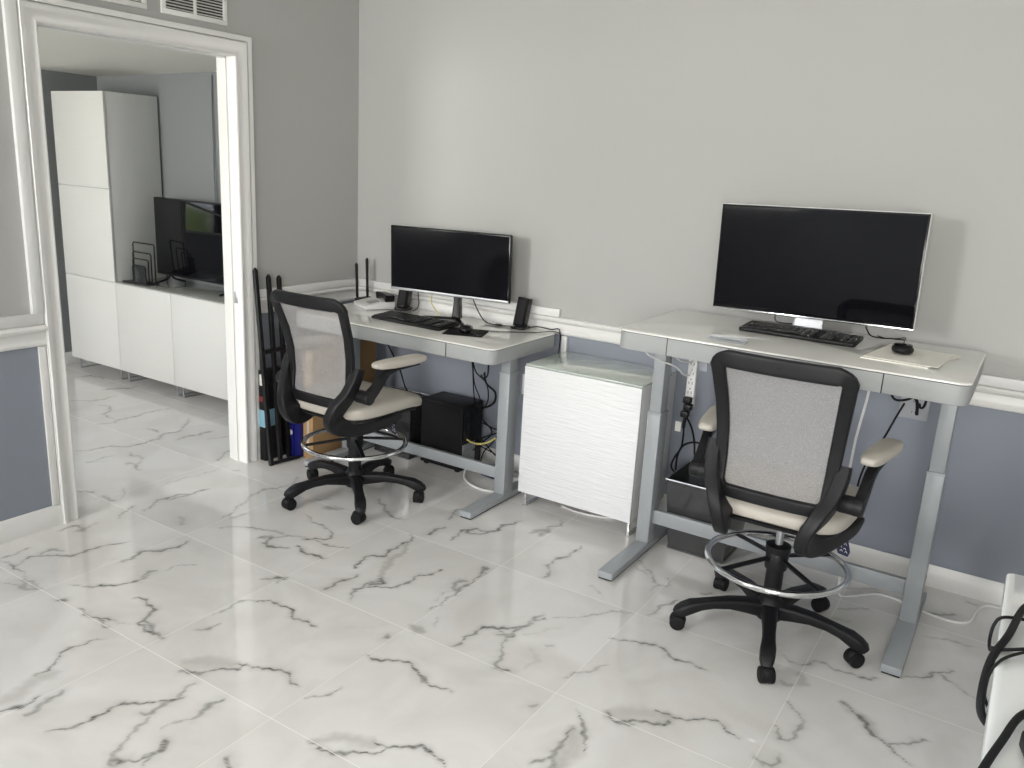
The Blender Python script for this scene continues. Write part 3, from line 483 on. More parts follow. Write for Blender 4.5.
# low soffit over the cabinets, seen from below
t = BM(); pts = [(-2.62, -2.2, 2.085), (-.12, -2.2, 2.115), (-.12, .07, 2.115), (-2.62, .07, 2.085)]
lo = [t.verts.new(p) for p in pts]; hi = [t.verts.new((p[0], p[1], H)) for p in pts]
t.faces.new(lo); t.faces.new(hi)
for k in range(4): t.faces.new((lo[k], lo[(k+1) % 4], hi[(k+1) % 4], hi[k]))
bmesh.ops.recalc_face_normals(t, faces=t.faces)
struct('ceiling_soffit', t, ceil_m, label='white underside of the low soffit in the room beyond')
struct('baseboard_far', profile_run(BM(), base_prof(), [lambda d: (-4.08, d), lambda d: (.07, d)], 'x'), trim_m, label='baseboard on the far side wall')
bpy.data.objects['baseboard_far'].location.x = -2.62
struct('trim_8', box(BM(), -1.27, -1.17, .052, .07, .75, 2.02, .004), trim_m, label='white casing edge on the far wall')
bm = tube(BM(), [(-1.335, .06, 2.08), (-1.335, .055, 1.7), (-1.33, .05, 1.4), (-1.325, .05, 1.28)], .006, 6)
tag(obj('blind_cord', bm, grey_p_m), 'dark thin cord hanging down the far wall beside the white casing', 'cord')

def ridged_door(parent, x0, x1, z0, z1, yf, m, th=.018):
    return obj('door', box(BM(), x0+.0015, x1-.0015, yf, yf+th, z0+.0015, z1-.0015, .0015), m, parent, True)
def u_leg(parent, x0, x1, y0, y1, z1, m=steel_m, r=.006):
    bm = BM()
    sweep(bm, [(x0, y0, z1), (x0, y0, .006)], [(r*3, r*1.2)], up=(0, 1, 0), rnd=.3); sweep(bm, [(x0, y1, z1), (x0, y1, .006)], [(r*3, r*1.2)], up=(0, 1, 0))
    box(bm, x0-r*1.5, x0+r*1.5, y0-.004, y1+.004, 0, r*1.2, .001)
    return obj('leg', bm, m, parent, True)
# tall storage tower
FY = -.345
tall = thing('tall_cabinet', 'tall white storage cabinet with three stacked ridged doors, seen through the doorway', 'cabinet', (-2.2, -.13, 0))
obj('body', box(BM(), -2.497, -1.903, FY+.02, .055, .085, 1.945, .002), white_lam_m, tall, True)
for a, b in ((.085, .70), (.70, 1.325), (1.325, 1.945)): ridged_door(tall, -2.5, -1.9, a, b, FY, ridge_far_m)
u_leg(tall, -2.46, 0, FY+.04, .02, .085); u_leg(tall, -1.96, 0, FY+.04, .02, .085)
for i, x in enumerate((-1.9, -1.3)):
    lc = thing('low_cabinet', ['low white ridged cabinet unit beside the tall cabinet', 'low white ridged cabinet unit nearest the door jamb'][i], 'cabinet', (x+.3, -.13, 0), 0)
    obj('body', box(BM(), x+.001, x+.599, FY+.02, .055, .085, .70, .002), white_lam_m, lc, True)
    ridged_door(lc, x, x+.6, .085, .70, FY, ridge_far_m)
    u_leg(lc, x+.03, 0, FY+.04, .02, .085); u_leg(lc, x+.57, 0, FY+.04, .02, .085)
tag(obj('glass_top', box(BM(), -1.898, -.702, FY+.002, .05, .7005, .7085, .002), mat('grey_glass_top', (.42, .42, .39), .08, coat=.5, noise=(4, .03))), 'grey glass top lying along the two low cabinets', 'glass top')
# television
tv = thing('television', 'black flat television on the low cabinets in the room beyond', 'television', (-1.30, -.10, .7085), R(-1))
obj('bezel', box(BM(), -.475, .475, -.012, .028, .055, .575, .004), blk_m, tv)
obj('screen', box(BM(), -.466, .466, -.0145, -.0115, .068, .566, .001), screen_gloss_m, tv)
obj('rear_housing', box(BM(), -.3, .3, .028, .06, .08, .36, .01), blk_m, tv)
for sx in (-.34, .34):
    bm = BM(); tube(bm, [(sx, -.002, .06), (sx, -.03, .03), (sx-.02, -.11, .006)], .007, 8); tube(bm, [(sx, .005, .06), (sx, .03, .03), (sx+.02, .10, .006)], .007, 8)
    obj('foot', bm, blk_m, tv)
# nested wire stand
wb = thing('wire_rack', 'black wire rack of nested square hoops left of the television', 'rack', (-1.76, -.245, .7085), 0)
for i, (w, h, y) in enumerate(((.235, .265, .04), (.20, .205, .013), (.17, .165, -.013), (.14, .125, -.04))):
    bm = BM(); x0 = -.125+i*.035
    tube(bm, [(x0, y, .006), (x0, y, h-.01), (x0+.01, y, h), (x0+w-.01, y, h), (x0+w, y, h-.01), (x0+w, y, .006)], .0045, 6, sm=0)
    tube(bm, [(x0, y, .006), (x0+w, y, .006)], .0045, 6, sm=0)
    obj('hoop', bm, blackwire_m, wb)
bm = BM(); box(bm, -.128, .128, -.055, .055, .0, .006, .001); obj('tray', bm, blackwire_m, wb)
bm = BM(); box(bm, -.015, .11, -.0385, -.034, .006, .12, .002); obj('panel', bm, smoke_m, wb)
# ================================================================== STANDING DESKS
def make_desk(label, x0, x1, y0, y1, zt, fx, colw, yc, bar, div, seglen, zjoint, fy):
    t = thing('standing_desk', label, 'desk', ((x0+x1)/2, (y0+y1)/2, 0))
    obj('tabletop', rslab(BM(), x0, x1, y0, y1, zt-.007, zt, .045, .002), deskglass_m, t, True, label='white glass tabletop')
    obj('apron', rslab(BM(), x0+.001, x1-.001, y0+.001, y1-.001, zt-.074, zt-.009, .045, .002), desk_apron_m, t, True, label='silver grey apron')
    obj('shadow_gap', rslab(BM(), x0+.004, x1-.004, y0+.004, y1-.004, zt-.010, zt-.006, .042), blk_m, t, True)
    d = obj('drawer', box(BM(), div[0]+.0015, div[1]-.0015, y0-.002, y0+.012, zt-.073, zt-.011, .0012), desk_apron_m, t, True)
    for x in div: obj('drawer_gap_shade', box(BM(), x-.0016, x+.0016, y0-.0008, y0+.01, zt-.074, zt-.009), blk_m, t, True)  # solid black strips stand in for the shade in the drawer joints
    for sx in fx:
        lg = obj('leg', box(BM(), sx-.03, sx+.03, yc-.042, yc+.042, .036, zjoint, .004), silver_m, t, True)
        obj('inner_column', box(BM(), sx-.0255, sx+.0255, yc-.036, yc+.036, zjoint-.01, zt-.079, .003), silver_m, lg, True)
        obj('collar', box(BM(), sx-.0315, sx+.0315, yc-.0435, yc+.0435, zjoint-.006, zjoint+.003, .002), white_p_m if False else silver_m, lg, True)
        bm = BM(); box(bm, sx-.033, sx+.033, fy[0], fy[1], .006, .036, .004); ft = obj('foot', bm, silver_m, t, True)
        p = BM(); box(p, sx-.029, sx+.029, fy[0]+.004, fy[1]-.004, 0, .007); obj('foot_pad', p, blk_m, ft, True)
    obj('crossbar', box(BM(), fx[0]+.028, fx[1]-.028, yc-.012, yc+.012, bar[0], bar[1], .002), silver_m, t, True)
    return t
dl = make_desk('lower silver standing desk with white glass top in the room corner', .12, 1.40, -.625, -.035, .81, (.305, 1.335), .05, -.375, (.10, .158), (.50, 1.135), 0, .655, (-.70, -.08))
dr = make_desk('taller raised silver standing desk with white glass top, nearer the camera', 2.07, 3.285, -.785, -.12, 1.03, (2.13, 3.215), .05, -.43, (.125, .187), (2.278, 3.03), 0, .63, (-.83, -.16))
# hooks under the desks
def hook(x, y, z, label):
    bm = tube(BM(), [(x, y, z), (x, y, z-.05), (x, y-.002, z-.085), (x-.004, y-.012, z-.105), (x-.012, y-.028, z-.105), (x-.016, y-.036, z-.09)], .0045, 8)
    tag(obj('headphone_hook', bm, blk_m), label, 'hook')
hook(1.262, -.45, .7325, 'black hook hanging under the right end of the lower desk')
hook(3.135, -.40, .9525, 'thin dark hook hanging under the right end of the taller desk')

# ================================================================== SMALL CABINET
sc = thing('small_cabinet', 'small white cabinet with a ridged door between the two desks', 'cabinet', (1.745, -.22, 0))
CX0, CX1, CF = 1.445, 2.045, -.418
obj('body', box(BM(), CX0+.002, CX1-.002, CF+.022, -.02, .082, .712, .002), white_lam_m, sc, True)
ridged_door(sc, CX0, CX1, .08, .712, CF, ridge_m)
u_leg(sc, CX0+.025, 0, CF+.03, -.05, .082, chrome_m); u_leg(sc, CX1-.02, 0, CF+.03, -.05, .082, chrome_m)
tag(obj('glass_top', box(BM(), CX0+.002, CX1-.002, CF+.006, -.022, .7125, .7205, .002), greenglass_m), 'pale green glass sheet lying on the small ridged cabinet', 'glass top')
bm = tube(BM(), [(1.62, -.28, .006), (1.72, -.30, .006), (1.86, -.27, .006), (1.93, -.2, .006)], .005)
tag(obj('white_cable', bm, white_p_m), 'white cable lying on the floor beneath the small cabinet', 'cable')

# ================================================================== MONITORS
def make_monitor(name, label, loc, rz, tilt, roll, w, z0, z1, chin, thick, smat, bez, group=None, rim=None):
    t = thing(name, label, 'monitor', loc, rz)
    h = z1-z0; m = Matrix.Translation((0, 0, z0-loc[2])) @ Matrix.Rotation(R(tilt), 4, 'X') @ Matrix.Rotation(R(roll), 4, 'Y')
    obj('housing', box(BM(), -w/2, w/2, 0, thick, 0, h, .003, mtx=m), rim or blk_m, t)
    obj('bezel', box(BM(), -w/2+.0025, w/2-.0025, -.003, .0005, chin, h-.003, .001, mtx=m), blk_gloss_m, t)
    obj('screen', box(BM(), -w/2+bez, w/2-bez, -.0036, -.0028, chin+bez, h-bez-.0015, mtx=m), smat, t)
    obj('rear_housing', box(BM(), -w*.28, w*.28, thick, thick+.03, h*.15, h*.7, .012, mtx=m), blk_m, t)
    return t, m
m1, mm = make_monitor('wide_monitor', 'wide black monitor with a silver lower strip on the lower corner desk', (.80, -.175, .81), R(3), 1, -.6, .745, .935, 1.278, .0, .018, screen_m, .008)
obj('chin', box(BM(), -.371, .371, -.0055, .004, 0, .014, .002, mtx=mm), steel_m, m1, label='silver lower strip')
bm = BM(); sweep(bm, [(.04, .035, .20), (.045, .03, .10), (.05, .02, .012)], [(.05, .014), (.045, .014), (.06, .014)], up=(0, -1, 0)); obj('neck', bm, blk_gloss_m, m1)
bm = BM()
sweep(bm, [(.04, .03, .008), (.10, -.04, .007), (.165, -.10, .006)], [(.035, .014), (.03, .012), (.018, .010)])
sweep(bm, [(.05, .03, .008), (-.04, -.01, .007), (-.12, -.055, .006)], [(.035, .014), (.03, .012), (.018, .010)])
obj('stand_foot', bm, blk_gloss_m, m1)

m2, mm = make_monitor('silver_rimmed_monitor', 'large glossy black monitor with thin silver rim on the taller desk', (2.642, -.235, 1.03), R(-1), -.5, -1.1, .79, 1.083, 1.518, .006, .022, screen_gloss_m, .009, rim=white_p_m)
obj('lower_strip', box(BM(), -.393, .393, -.0065, .003, 0, .007, .001, mtx=mm), chrome_m, m2, label='bright lower strip')
bm = BM(); sweep(bm, [(.0, .055, .16), (.0, .05, .08), (.0, .03, .012)], [(.11, .016), (.11, .016), (.12, .016)], up=(0, -1, 0)); obj('neck', bm, steel_m, m2, label='silver neck')
obj('stand_foot', rslab(BM(), -.19, .13, -.06, .07, .0, .009, .02, .003), steel_m, m2, label='silver base plate')
obj('foot_strip', box(BM(), -.165, .105, -.0605, -.045, .009, .013, .001), blk_gloss_m, m2)

# ================================================================== DESK ITEMS
def make_speaker(label, x, y, z, rz, group=None):
    t = thing('speaker', label, 'speaker', (x, y, z), rz)
    m = Matrix.Translation((0, 0, .012)) @ Matrix.Rotation(R(-9), 4, 'X') @ Matrix.Rotation(R(5), 4, 'Y')
    obj('body', rslab(BM(), -.032, .032, -.03, .035, 0, .148, .016, .003, mtx=m), blk_gloss_m, t)
    obj('grille', rslab(BM(), -.026, .026, -.0325, -.0, .012, .138, .010, .002, mtx=m), blk_soft_m, t)
    obj('base', rslab(BM(), -.04, .042, -.04, .05, 0, .013, .018, .003), blk_gloss_m, t)
    return t
make_speaker('black upright speaker standing right of the wide monitor', 1.205, -.095, .81, R(5))
make_speaker('black speaker half hidden under the left edge of the wide monitor', .455, -.125, .81, R(12))
def make_keyboard(label, loc, rz, L_, D_, cols, rows=6):
    t = thing('keyboard', label, 'keyboard', loc, rz)
    m = Matrix.Rotation(R(3), 4, 'X')
    obj('case', rslab(BM(), -L_/2, L_/2, -D_/2, D_/2, .004, .018, .012, .003, mtx=m), blk_m, t)
    kw = (L_-.02)/cols; kd = (D_-.03)/rows; first = None
    gaps = {int(cols*.70), int(cols*.86)}
    for r in range(rows):
        c = 0
        while c < cols:
            if c in gaps: c += 1; continue
            if r == 0 and 4 <= c <= 8:
                if c == 4:
                    obj('key', box(BM(), -2.5*kw+.0015, 2.5*kw-.0015, -kd/2+.0015, kd/2-.0015, 0, .007, .0015), blk_gloss_m, t).location = (-L_/2+.01+kw*6.5, -D_/2+.012+kd*.5, .0155)
                c += 1; continue
            if first is None:
                first = obj('key', box(BM(), -kw/2+.0015, kw/2-.0015, -kd/2+.0015, kd/2-.0015, 0, .007, .0015), blk_gloss_m, t); k = first
            else: k = dup(first, t)
            yy = -D_/2+.012+kd*(r+.5)
            k.location = (-L_/2+.01+kw*(c+.5), yy, .0155+yy*math.tan(R(3))); c += 1
    return t
make_keyboard('black curved full-size keyboard on the lower corner desk', (.745, -.375, .8105), R(-2), .46, .17, 17)
make_keyboard('black flat keyboard in front of the silver-rimmed monitor on the taller desk', (2.655, -.365, 1.0305), R(-1), .44, .16, 17)
bm = rslab(BM(), -.10, .10, -.09, .09, 0, .003, .008, .001)
o = obj('mouse_pad', bm, blk_soft_m); o.location = (1.08, -.39, .8101); o.rotation_euler = (0, 0, R(22)); tag(o, 'black square mouse pad at the right front of the lower desk', 'mouse pad')
def make_mouse(label, loc, rz):
    t = thing('computer_mouse', label, 'mouse', loc, rz)
    obj('shell', pillow(BM(), (0, 0, .016), (.032, .056, .017), (.75, .8), (24, 12), fn=lambda q: Vector((q.x, q.y, q.z*(1+q.y*-4)))), blk_gloss_m, t)
    obj('wheel', cyl(BM(), (0, .03, .027), .007, .006, 'x', 14), grey_p_m, t)
    return t
make_mouse('black mouse sitting on the square mouse pad', (1.075, -.385, .8137), R(25))
# desk phone
ph = thing('desk_phone', 'beige desk phone with a black handset at the back corner of the lower desk', 'telephone', (.285, -.17, .81), R(-28))
prism_b = prism(BM(), [(-.085, 0), (.085, 0), (.085, .045), (.05, .045), (-.085, .018)], 'yz', -.10, .10, .003); obj('base', prism_b, white_p_m, ph)
bm = BM(); box(bm, -.03, .03, -.03, .03, 0, .003, .001, mtx=Matrix.Translation((.03, -.02, .032)) @ Matrix.Rotation(R(10), 4, 'X')); obj('keypad', bm, grey_p_m, ph)
bm = BM()
for i in range(3):
    for j in range(4): box(bm, -.006, .006, -.005, .005, 0, .004, .001, mtx=Matrix.Translation((.012+i*.018, -.045+j*.015, .031+.2*(.0-.02+j*.015)*.9)))
obj('phone_buttons', bm, leather_m, ph)
hs = obj('handset', BM() if False else sweep(BM(), [(-.02, .045, .062), (.0, .045, .069), (.05, .045, .072), (.10, .045, .069), (.125, .045, .062)], [(.055, .04), (.052, .03), (.046, .028), (.052, .03), (.055, .04)], up=(0, 0, 1)), blk_gloss_m, ph, label='black handset')
# router with two antennas behind the phone
rt = thing('router', 'black router with two upright antennas in the corner behind the phone', 'router', (.135, -.11, .81), 0)
obj('case', rslab(BM(), -.012, .03, -.05, .06, .0, .028, .008, .003), blk_m, rt)
for (bx, by, tx, ty, tz) in ((.0, -.035, -.008, -.035, .215), (.014, .035, .005, .037, .24)):
    bm = BM(); sweep(bm, [(bx, by, .012), ((bx+tx)/2, (by+ty)/2, .012+(tz-.012)/2), (tx, ty, tz), (tx, ty, tz+.012)], [(.013, .011), (.013, .011), (.016, .011), (.005, .005)], up=(0, 1, 0)); obj('antenna', bm, blk_m, rt)

# paper stack, puck, phone stand on the taller desk
pts = [(2.925, -.62), (3.14, -.63), (3.215, -.31), (2.985, -.27)]
bm = prism(BM(), pts, 'xy', 1.0303, 1.0343, 0)
tag(obj('paper_folder', bm, paper_m), 'cream paper folder lying at the right end of the taller desk', 'folder')
bm = prism(BM(), [(2.93, -.60), (3.17, -.615), (3.19, -.33), (2.97, -.29)], 'xy', 1.0346, 1.0366, 0)
tag(obj('paper_sheets', bm, MATS['paper']), 'loose sheets lying on top of the cream folder', 'paper')
pk = thing('computer_mouse', 'small round black mouse on the paper folder', 'mouse', (3.035, -.455, 1.0367), R(5))
obj('shell', pillow(BM(), (0, 0, .017), (.037, .046, .015), (1, .7), (28, 12)), blk_m, pk)
obj('seam_ring', lathe(BM(), [(.030, .0295), (.032, .0325), (.029, .0345), (.012, .035), (.010, .033)], n=28), blk_gloss_m, pk)
ps = thing('acrylic_stand', 'clear acrylic strip at the left front of the taller desk', 'acrylic strip', (2.477, -.70, 1.03), R(3))
obj('plate', rslab(BM(), -.07, .07, -.024, .024, 0, .008, .004, .001), clear_m, ps)
obj('lip', box(BM(), -.07, .07, .010, .016, .0082, .016, .001), clear_m, ps)

# ================================================================== UNDER THE DESKS
def make_bin(label, x0, x1, y0, y1, h, fl):
    cx, cy = (x0+x1)/2, (y0+y1)/2; t = thing('waste_bin', label, 'bin', (cx, cy, 0)); a, b = (x1-x0)/2, (y1-y0)/2; w = .003; bm = BM()
    t_ = BM()
    def ring(s, z, ins): return [t_.verts.new((sx*(a+s-ins), sy*(b+s-ins), z)) for sx, sy in ((-1, -1), (1, -1), (1, 1), (-1, 1))]
    o0, o1, i1, i0 = ring(0, 0, 0), ring(fl, h, 0), ring(fl, h, w), ring(0, .004, w)
    t_.faces.new(o0[::-1]); t_.faces.new(i0)
    for A, B in ((o0, o1), (o1, i1), (i1, i0)):
        for k in range(4): t_.faces.new((A[k], A[(k+1) % 4], B[(k+1) % 4], B[k]))
    bmesh.ops.recalc_face_normals(t_, faces=t_.faces)
    obj('bin_body', t_, smoke_m, t)
    e = fl+.002; bm = BM(); tube(bm, [(-a-e, -b-e, h), (a+e, -b-e, h), (a+e, b+e, h), (-a-e, b+e, h)], .0035, 6, closed=True, sm=0); obj('rim', bm, steel_m, t)
    obj('bottom_tray', rslab(BM(), -a-.006, a+.006, -b-.006, b+.006, .0, .012, .01, .002), smoke_m, t)
    return t
make_bin('smoked clear plastic bin behind the crossbar of the taller desk', 2.22, 2.47, -.375, -.14, .33, .03)
make_bin('smoked clear plastic bin left of the black computer tower under the lower desk', .375, .625, -.25, -.10, .335, .025)
pc = thing('computer_tower', 'black computer tower under the lower desk with cables at its right side', 'computer', (.84, -.14, 0))
obj('case', box(BM(), .70, .975, -.245, -.055, .012, .375, .006), blk_m, pc, True)
obj('side_panel', box(BM(), .708, .967, -.248, -.244, .02, .368, .0015), blk_soft_m, pc, True)
bm = BM(); box(bm, .974, .978, -.235, -.12, .05, .16, .001)
for k in range(5): box(bm, .977, .981, -.23, -.125, .056+k*.02, .066+k*.02, .001)
obj('rear_bracket', bm, steel_m, pc, True, label='grey slotted rear bracket')
obj('port_block', box(BM(), .974, .979, -.235, -.18, .19, .33, .001), blk_gloss_m, pc, True)
for x in (.73, .94):
    obj('foot', box(BM(), x-.012, x+.012, -.235, -.065, 0, .0125, .002), blk_soft_m, pc, True)
# power strips, outlets
def outlet(x0, x1, z0, z1, label, white_p_m=white_p_m):
    t = thing('wall_outlet', label, 'outlet', ((x0+x1)/2, 0, (z0+z1)/2))
    obj('cover_plate', box(BM(), x0, x1, -.006, 0, z0, z1, .002), white_p_m, t, True)
    for zz in (-.022, .022):
        bm = rslab(BM(), -.016, .016, -.014, .014, 0, .002, .006, mtx=Matrix.Translation((0, -.006, zz)) @ Matrix.Rotation(PI/2, 4, 'X')); s_ = obj('socket', bm, white_p_m, t)
        bm = BM(); box(bm, -.007, -.005, -.0088, -.0078, zz-.004, zz+.005); box(bm, .005, .007, -.0088, -.0078, zz-.004, zz+.005); obj('slot', bm, blk_m, s_)
outlet(3.01, 3.12, .695, .80, 'grey wall outlet plate below the right end of the taller desk', mat('grey_outlet_plastic', (.40, .41, .44), .4, noise=(9, .03)))
outlet(1.185, 1.26, .44, .55, 'white wall outlet plate beside the right leg of the lower desk')
pst = thing('power_strip', 'white upright power strip hanging under the taller desk with black plugs', 'power strip', (2.215, -.29, .6), 0)
obj('body', box(BM(), 2.196, 2.236, -.305, -.275, .64, .86, .005), white_p_m, pst, True)
bm = BM()
for k in range(4):
    for dx in (-.007, .007): box(bm, 2.216+dx-.0018, 2.216+dx+.0018, -.3062, -.3046, .70+k*.042, .712+k*.042)
    cyl(bm, (2.216, -.3055, .722+k*.042), .0035, .0014, 'y', 10)
obj('sockets', bm, grey_p_m, pst, True)
obj('mounting_plate', box(BM(), 2.185, 2.27, -.274, -.268, .80, .952, .002), clear_m, pst, True)
pg = thing('plug_adapter', 'black stacked plugs at the lower end of the white power strip', 'plug', (2.22, -.33, .64))
for i, (dz, dx) in enumerate(((.675, .003), (.645, .008), (.612, -.002))): obj('plug', box(BM(), 2.197+dx, 2.232+dx, -.34, -.306, dz-.014, dz+.014, .006), blk_m, pg, True)
bm = tube(BM(), [(2.216, -.325, .60), (2.213, -.325, .57), (2.211, -.32, .55)], .008, 8); obj('strain_relief', bm, blk_m, pg, True)
tag(obj('cable_label', box(BM(), 2.165, 2.192, -.301, -.299, .52, .565, .0005), paper_m), 'small white tag on the black cable below the power strip', 'tag')
ad = thing('power_adapter', 'black coiled adapter hanging inside the smoked bin of the taller desk', 'adapter', (2.30, -.25, .33))
bm = pillow(BM(), (2.30, -.25, .37), (.035, .03, .055), (.6, .6)); obj('body', bm, blk_soft_m, ad, True)
bm = BM()
for k in range(3): tube(bm, [(2.30+.042*math.cos(a*PI/4), -.25+(.034+k*.002)*math.sin(a*PI/4), .345+k*.02) for a in range(8)], .004, 6, closed=True, sm=3)
obj('coil', bm, blk_soft_m, ad, True)
# cables, taller desk
cord('white_cable', [(2.105, -.60, .951), (2.11, -.56, .90), (2.145, -.50, .868), (2.19, -.44, .84), (2.205, -.38, .80), (2.218, -.34, .79), (2.225, -.34, .83), (2.232, -.33, .858)], .004, white_p_m, 'white cable sagging in a V under the left end of the taller desk')
cord('white_cable', [(2.14, -.40, .951), (2.16, -.42, .90), (2.19, -.40, .86), (2.21, -.34, .845), (2.216, -.305, .84)], .0035, white_p_m, 'white cable running from the desk leg top into the power strip')
cord('grey_cable', [(2.185, -.25, .951), (2.19, -.26, .88), (2.205, -.26, .83), (2.26, -.24, .86), (2.28, -.22, .951)], .003, grey_p_m, 'thin grey looped cable behind the white power strip')
cord('black_cable', [(2.211, -.32, .55), (2.20, -.28, .50), (2.185, -.25, .43), (2.15, -.22, .37), (2.145, -.24, .33), (2.17, -.24, .30)], .0045, blk_soft_m, 'black cable dropping straight from the plugs into the smoked bin')
cord('black_cable', [(2.225, -.33, .60), (2.235, -.28, .54), (2.24, -.24, .47), (2.25, -.24, .40), (2.27, -.25, .38)], .0045, blk_soft_m, 'black cable running from the plugs to the coiled adapter')
cord('black_cable', [(2.16, -.22, .31), (2.17, -.24, .39), (2.20, -.26, .45), (2.26, -.26, .475), (2.32, -.24, .45)], .0045, blk_soft_m, 'black cable arching above the rim of the smoked bin')
cord('black_cable', [(3.00, -.33, .951), (3.002, -.34, .89), (3.02, -.34, .845), (3.05, -.33, .84), (3.085, -.33, .86), (3.10, -.32, .90), (3.09, -.30, .951)], .0045, blk_soft_m, 'black cable loop hanging under the right end of the taller desk')
cord('black_cable', [(3.085, -.33, .865), (3.10, -.32, .84), (3.105, -.31, .79)], .006, blk_soft_m, 'short black connector dangling beside the cable loop')
cord('black_cable', [(3.035, -.10, .775), (3.025, -.20, .74), (3.005, -.30, .67), (2.98, -.34, .62), (2.95, -.34, .5), (2.94, -.3, .3)], .004, blk_soft_m, 'black cable slanting from the wall outlet down behind the right armrest')
cord('white_cable', [(2.95, -.45, .951), (2.945, -.45, .85), (2.93, -.45, .70), (2.925, -.45, .57), (2.915, -.44, .45), (2.92, -.4, .3), (2.94, -.36, .1), (2.95, -.35, .006), (3.0, -.32, .005), (3.08, -.24, .005), (3.18, -.245, .005), (3.27, -.285, .005), (3.36, -.29, .005), (3.41, -.25, .005), (3.43, -.14, .005), (3.46, -.06, .005), (3.56, -.04, .005)], .005, white_p_m, 'long white cord from the taller desk down to the floor and along to the wall')
cord('black_cable', [(3.035, -.45, 1.072), (3.03, -.40, 1.075), (3.02, -.30, 1.07), (2.97, -.2, 1.045), (2.93, -.16, 1.036), (2.9, -.13, 1.036)], .002, blk_soft_m, 'thin black mouse cable on the taller desk running behind the monitor', n=6)
cord('black_cable', [(2.86, -.19, 1.075), (2.88, -.17, 1.04), (2.92, -.16, 1.034), (2.95, -.14, 1.034), (3.0, -.13, 1.034)], .0025, blk_soft_m, 'black cable under the right side of the silver-rimmed monitor', n=6)
cord('black_cable', [(2.50, -.17, 1.09), (2.51, -.19, 1.05), (2.56, -.20, 1.046), (2.64, -.15, 1.048)], .0025, blk_soft_m, 'thin black cable under the left side of the silver-rimmed monitor', n=6)
# cables, lower desk
Z = .8135
cord('black_cable', [(.56, -.13, .94), (.58, -.14, .87), (.56, -.13, .83), (.53, -.13, Z)], .0025, blk_soft_m, 'black cable hanging behind the wide monitor near its left speaker', n=6)
cord('yellow_cable', [(.68, -.15, .935), (.68, -.16, .90), (.69, -.16, .87), (.72, -.16, .84), (.76, -.17, Z)], .003, yellow_m, 'dull yellow cable hanging behind the wide monitor', n=6)
cord('black_cable', [(.93, -.13, .935), (.96, -.12, .87), (1.0, -.11, .82), (1.06, -.12, Z), (1.12, -.11, Z), (1.17, -.09, Z+.002)], .003, blk_soft_m, 'black cable running from the wide monitor to the right speaker', n=6)
cord('black_cable', [(1.115, -.33, Z+.005), (1.17, -.27, Z), (1.25, -.21, Z), (1.33, -.13, Z), (1.385, -.06, Z+.003), (1.41, -.03, .80), (1.40, -.015, .74)], .0022, blk_soft_m, 'thin mouse cable crossing the right end of the lower desk', n=6)
cord('black_cable', [(1.24, -.06, Z+.003), (1.29, -.05, Z+.012), (1.36, -.045, Z+.008), (1.405, -.03, .82), (1.40, -.02, .70), (1.36, -.015, .66)], .003, blk_soft_m, 'black speaker cable looping off the back corner of the lower desk', n=6)
tag(obj('cable_plug', box(BM(), 1.07, 1.10, -.12, -.10, .8105, .819, .002), blk_m), 'small black cable plug on the desk behind the wide monitor', 'plug')
tag(obj('cable_adapter', box(BM(), .90, .93, -.30, -.275, .8105, .823, .003), grey_p_m), 'small grey adapter on the desk between keyboard and monitor foot', 'adapter')
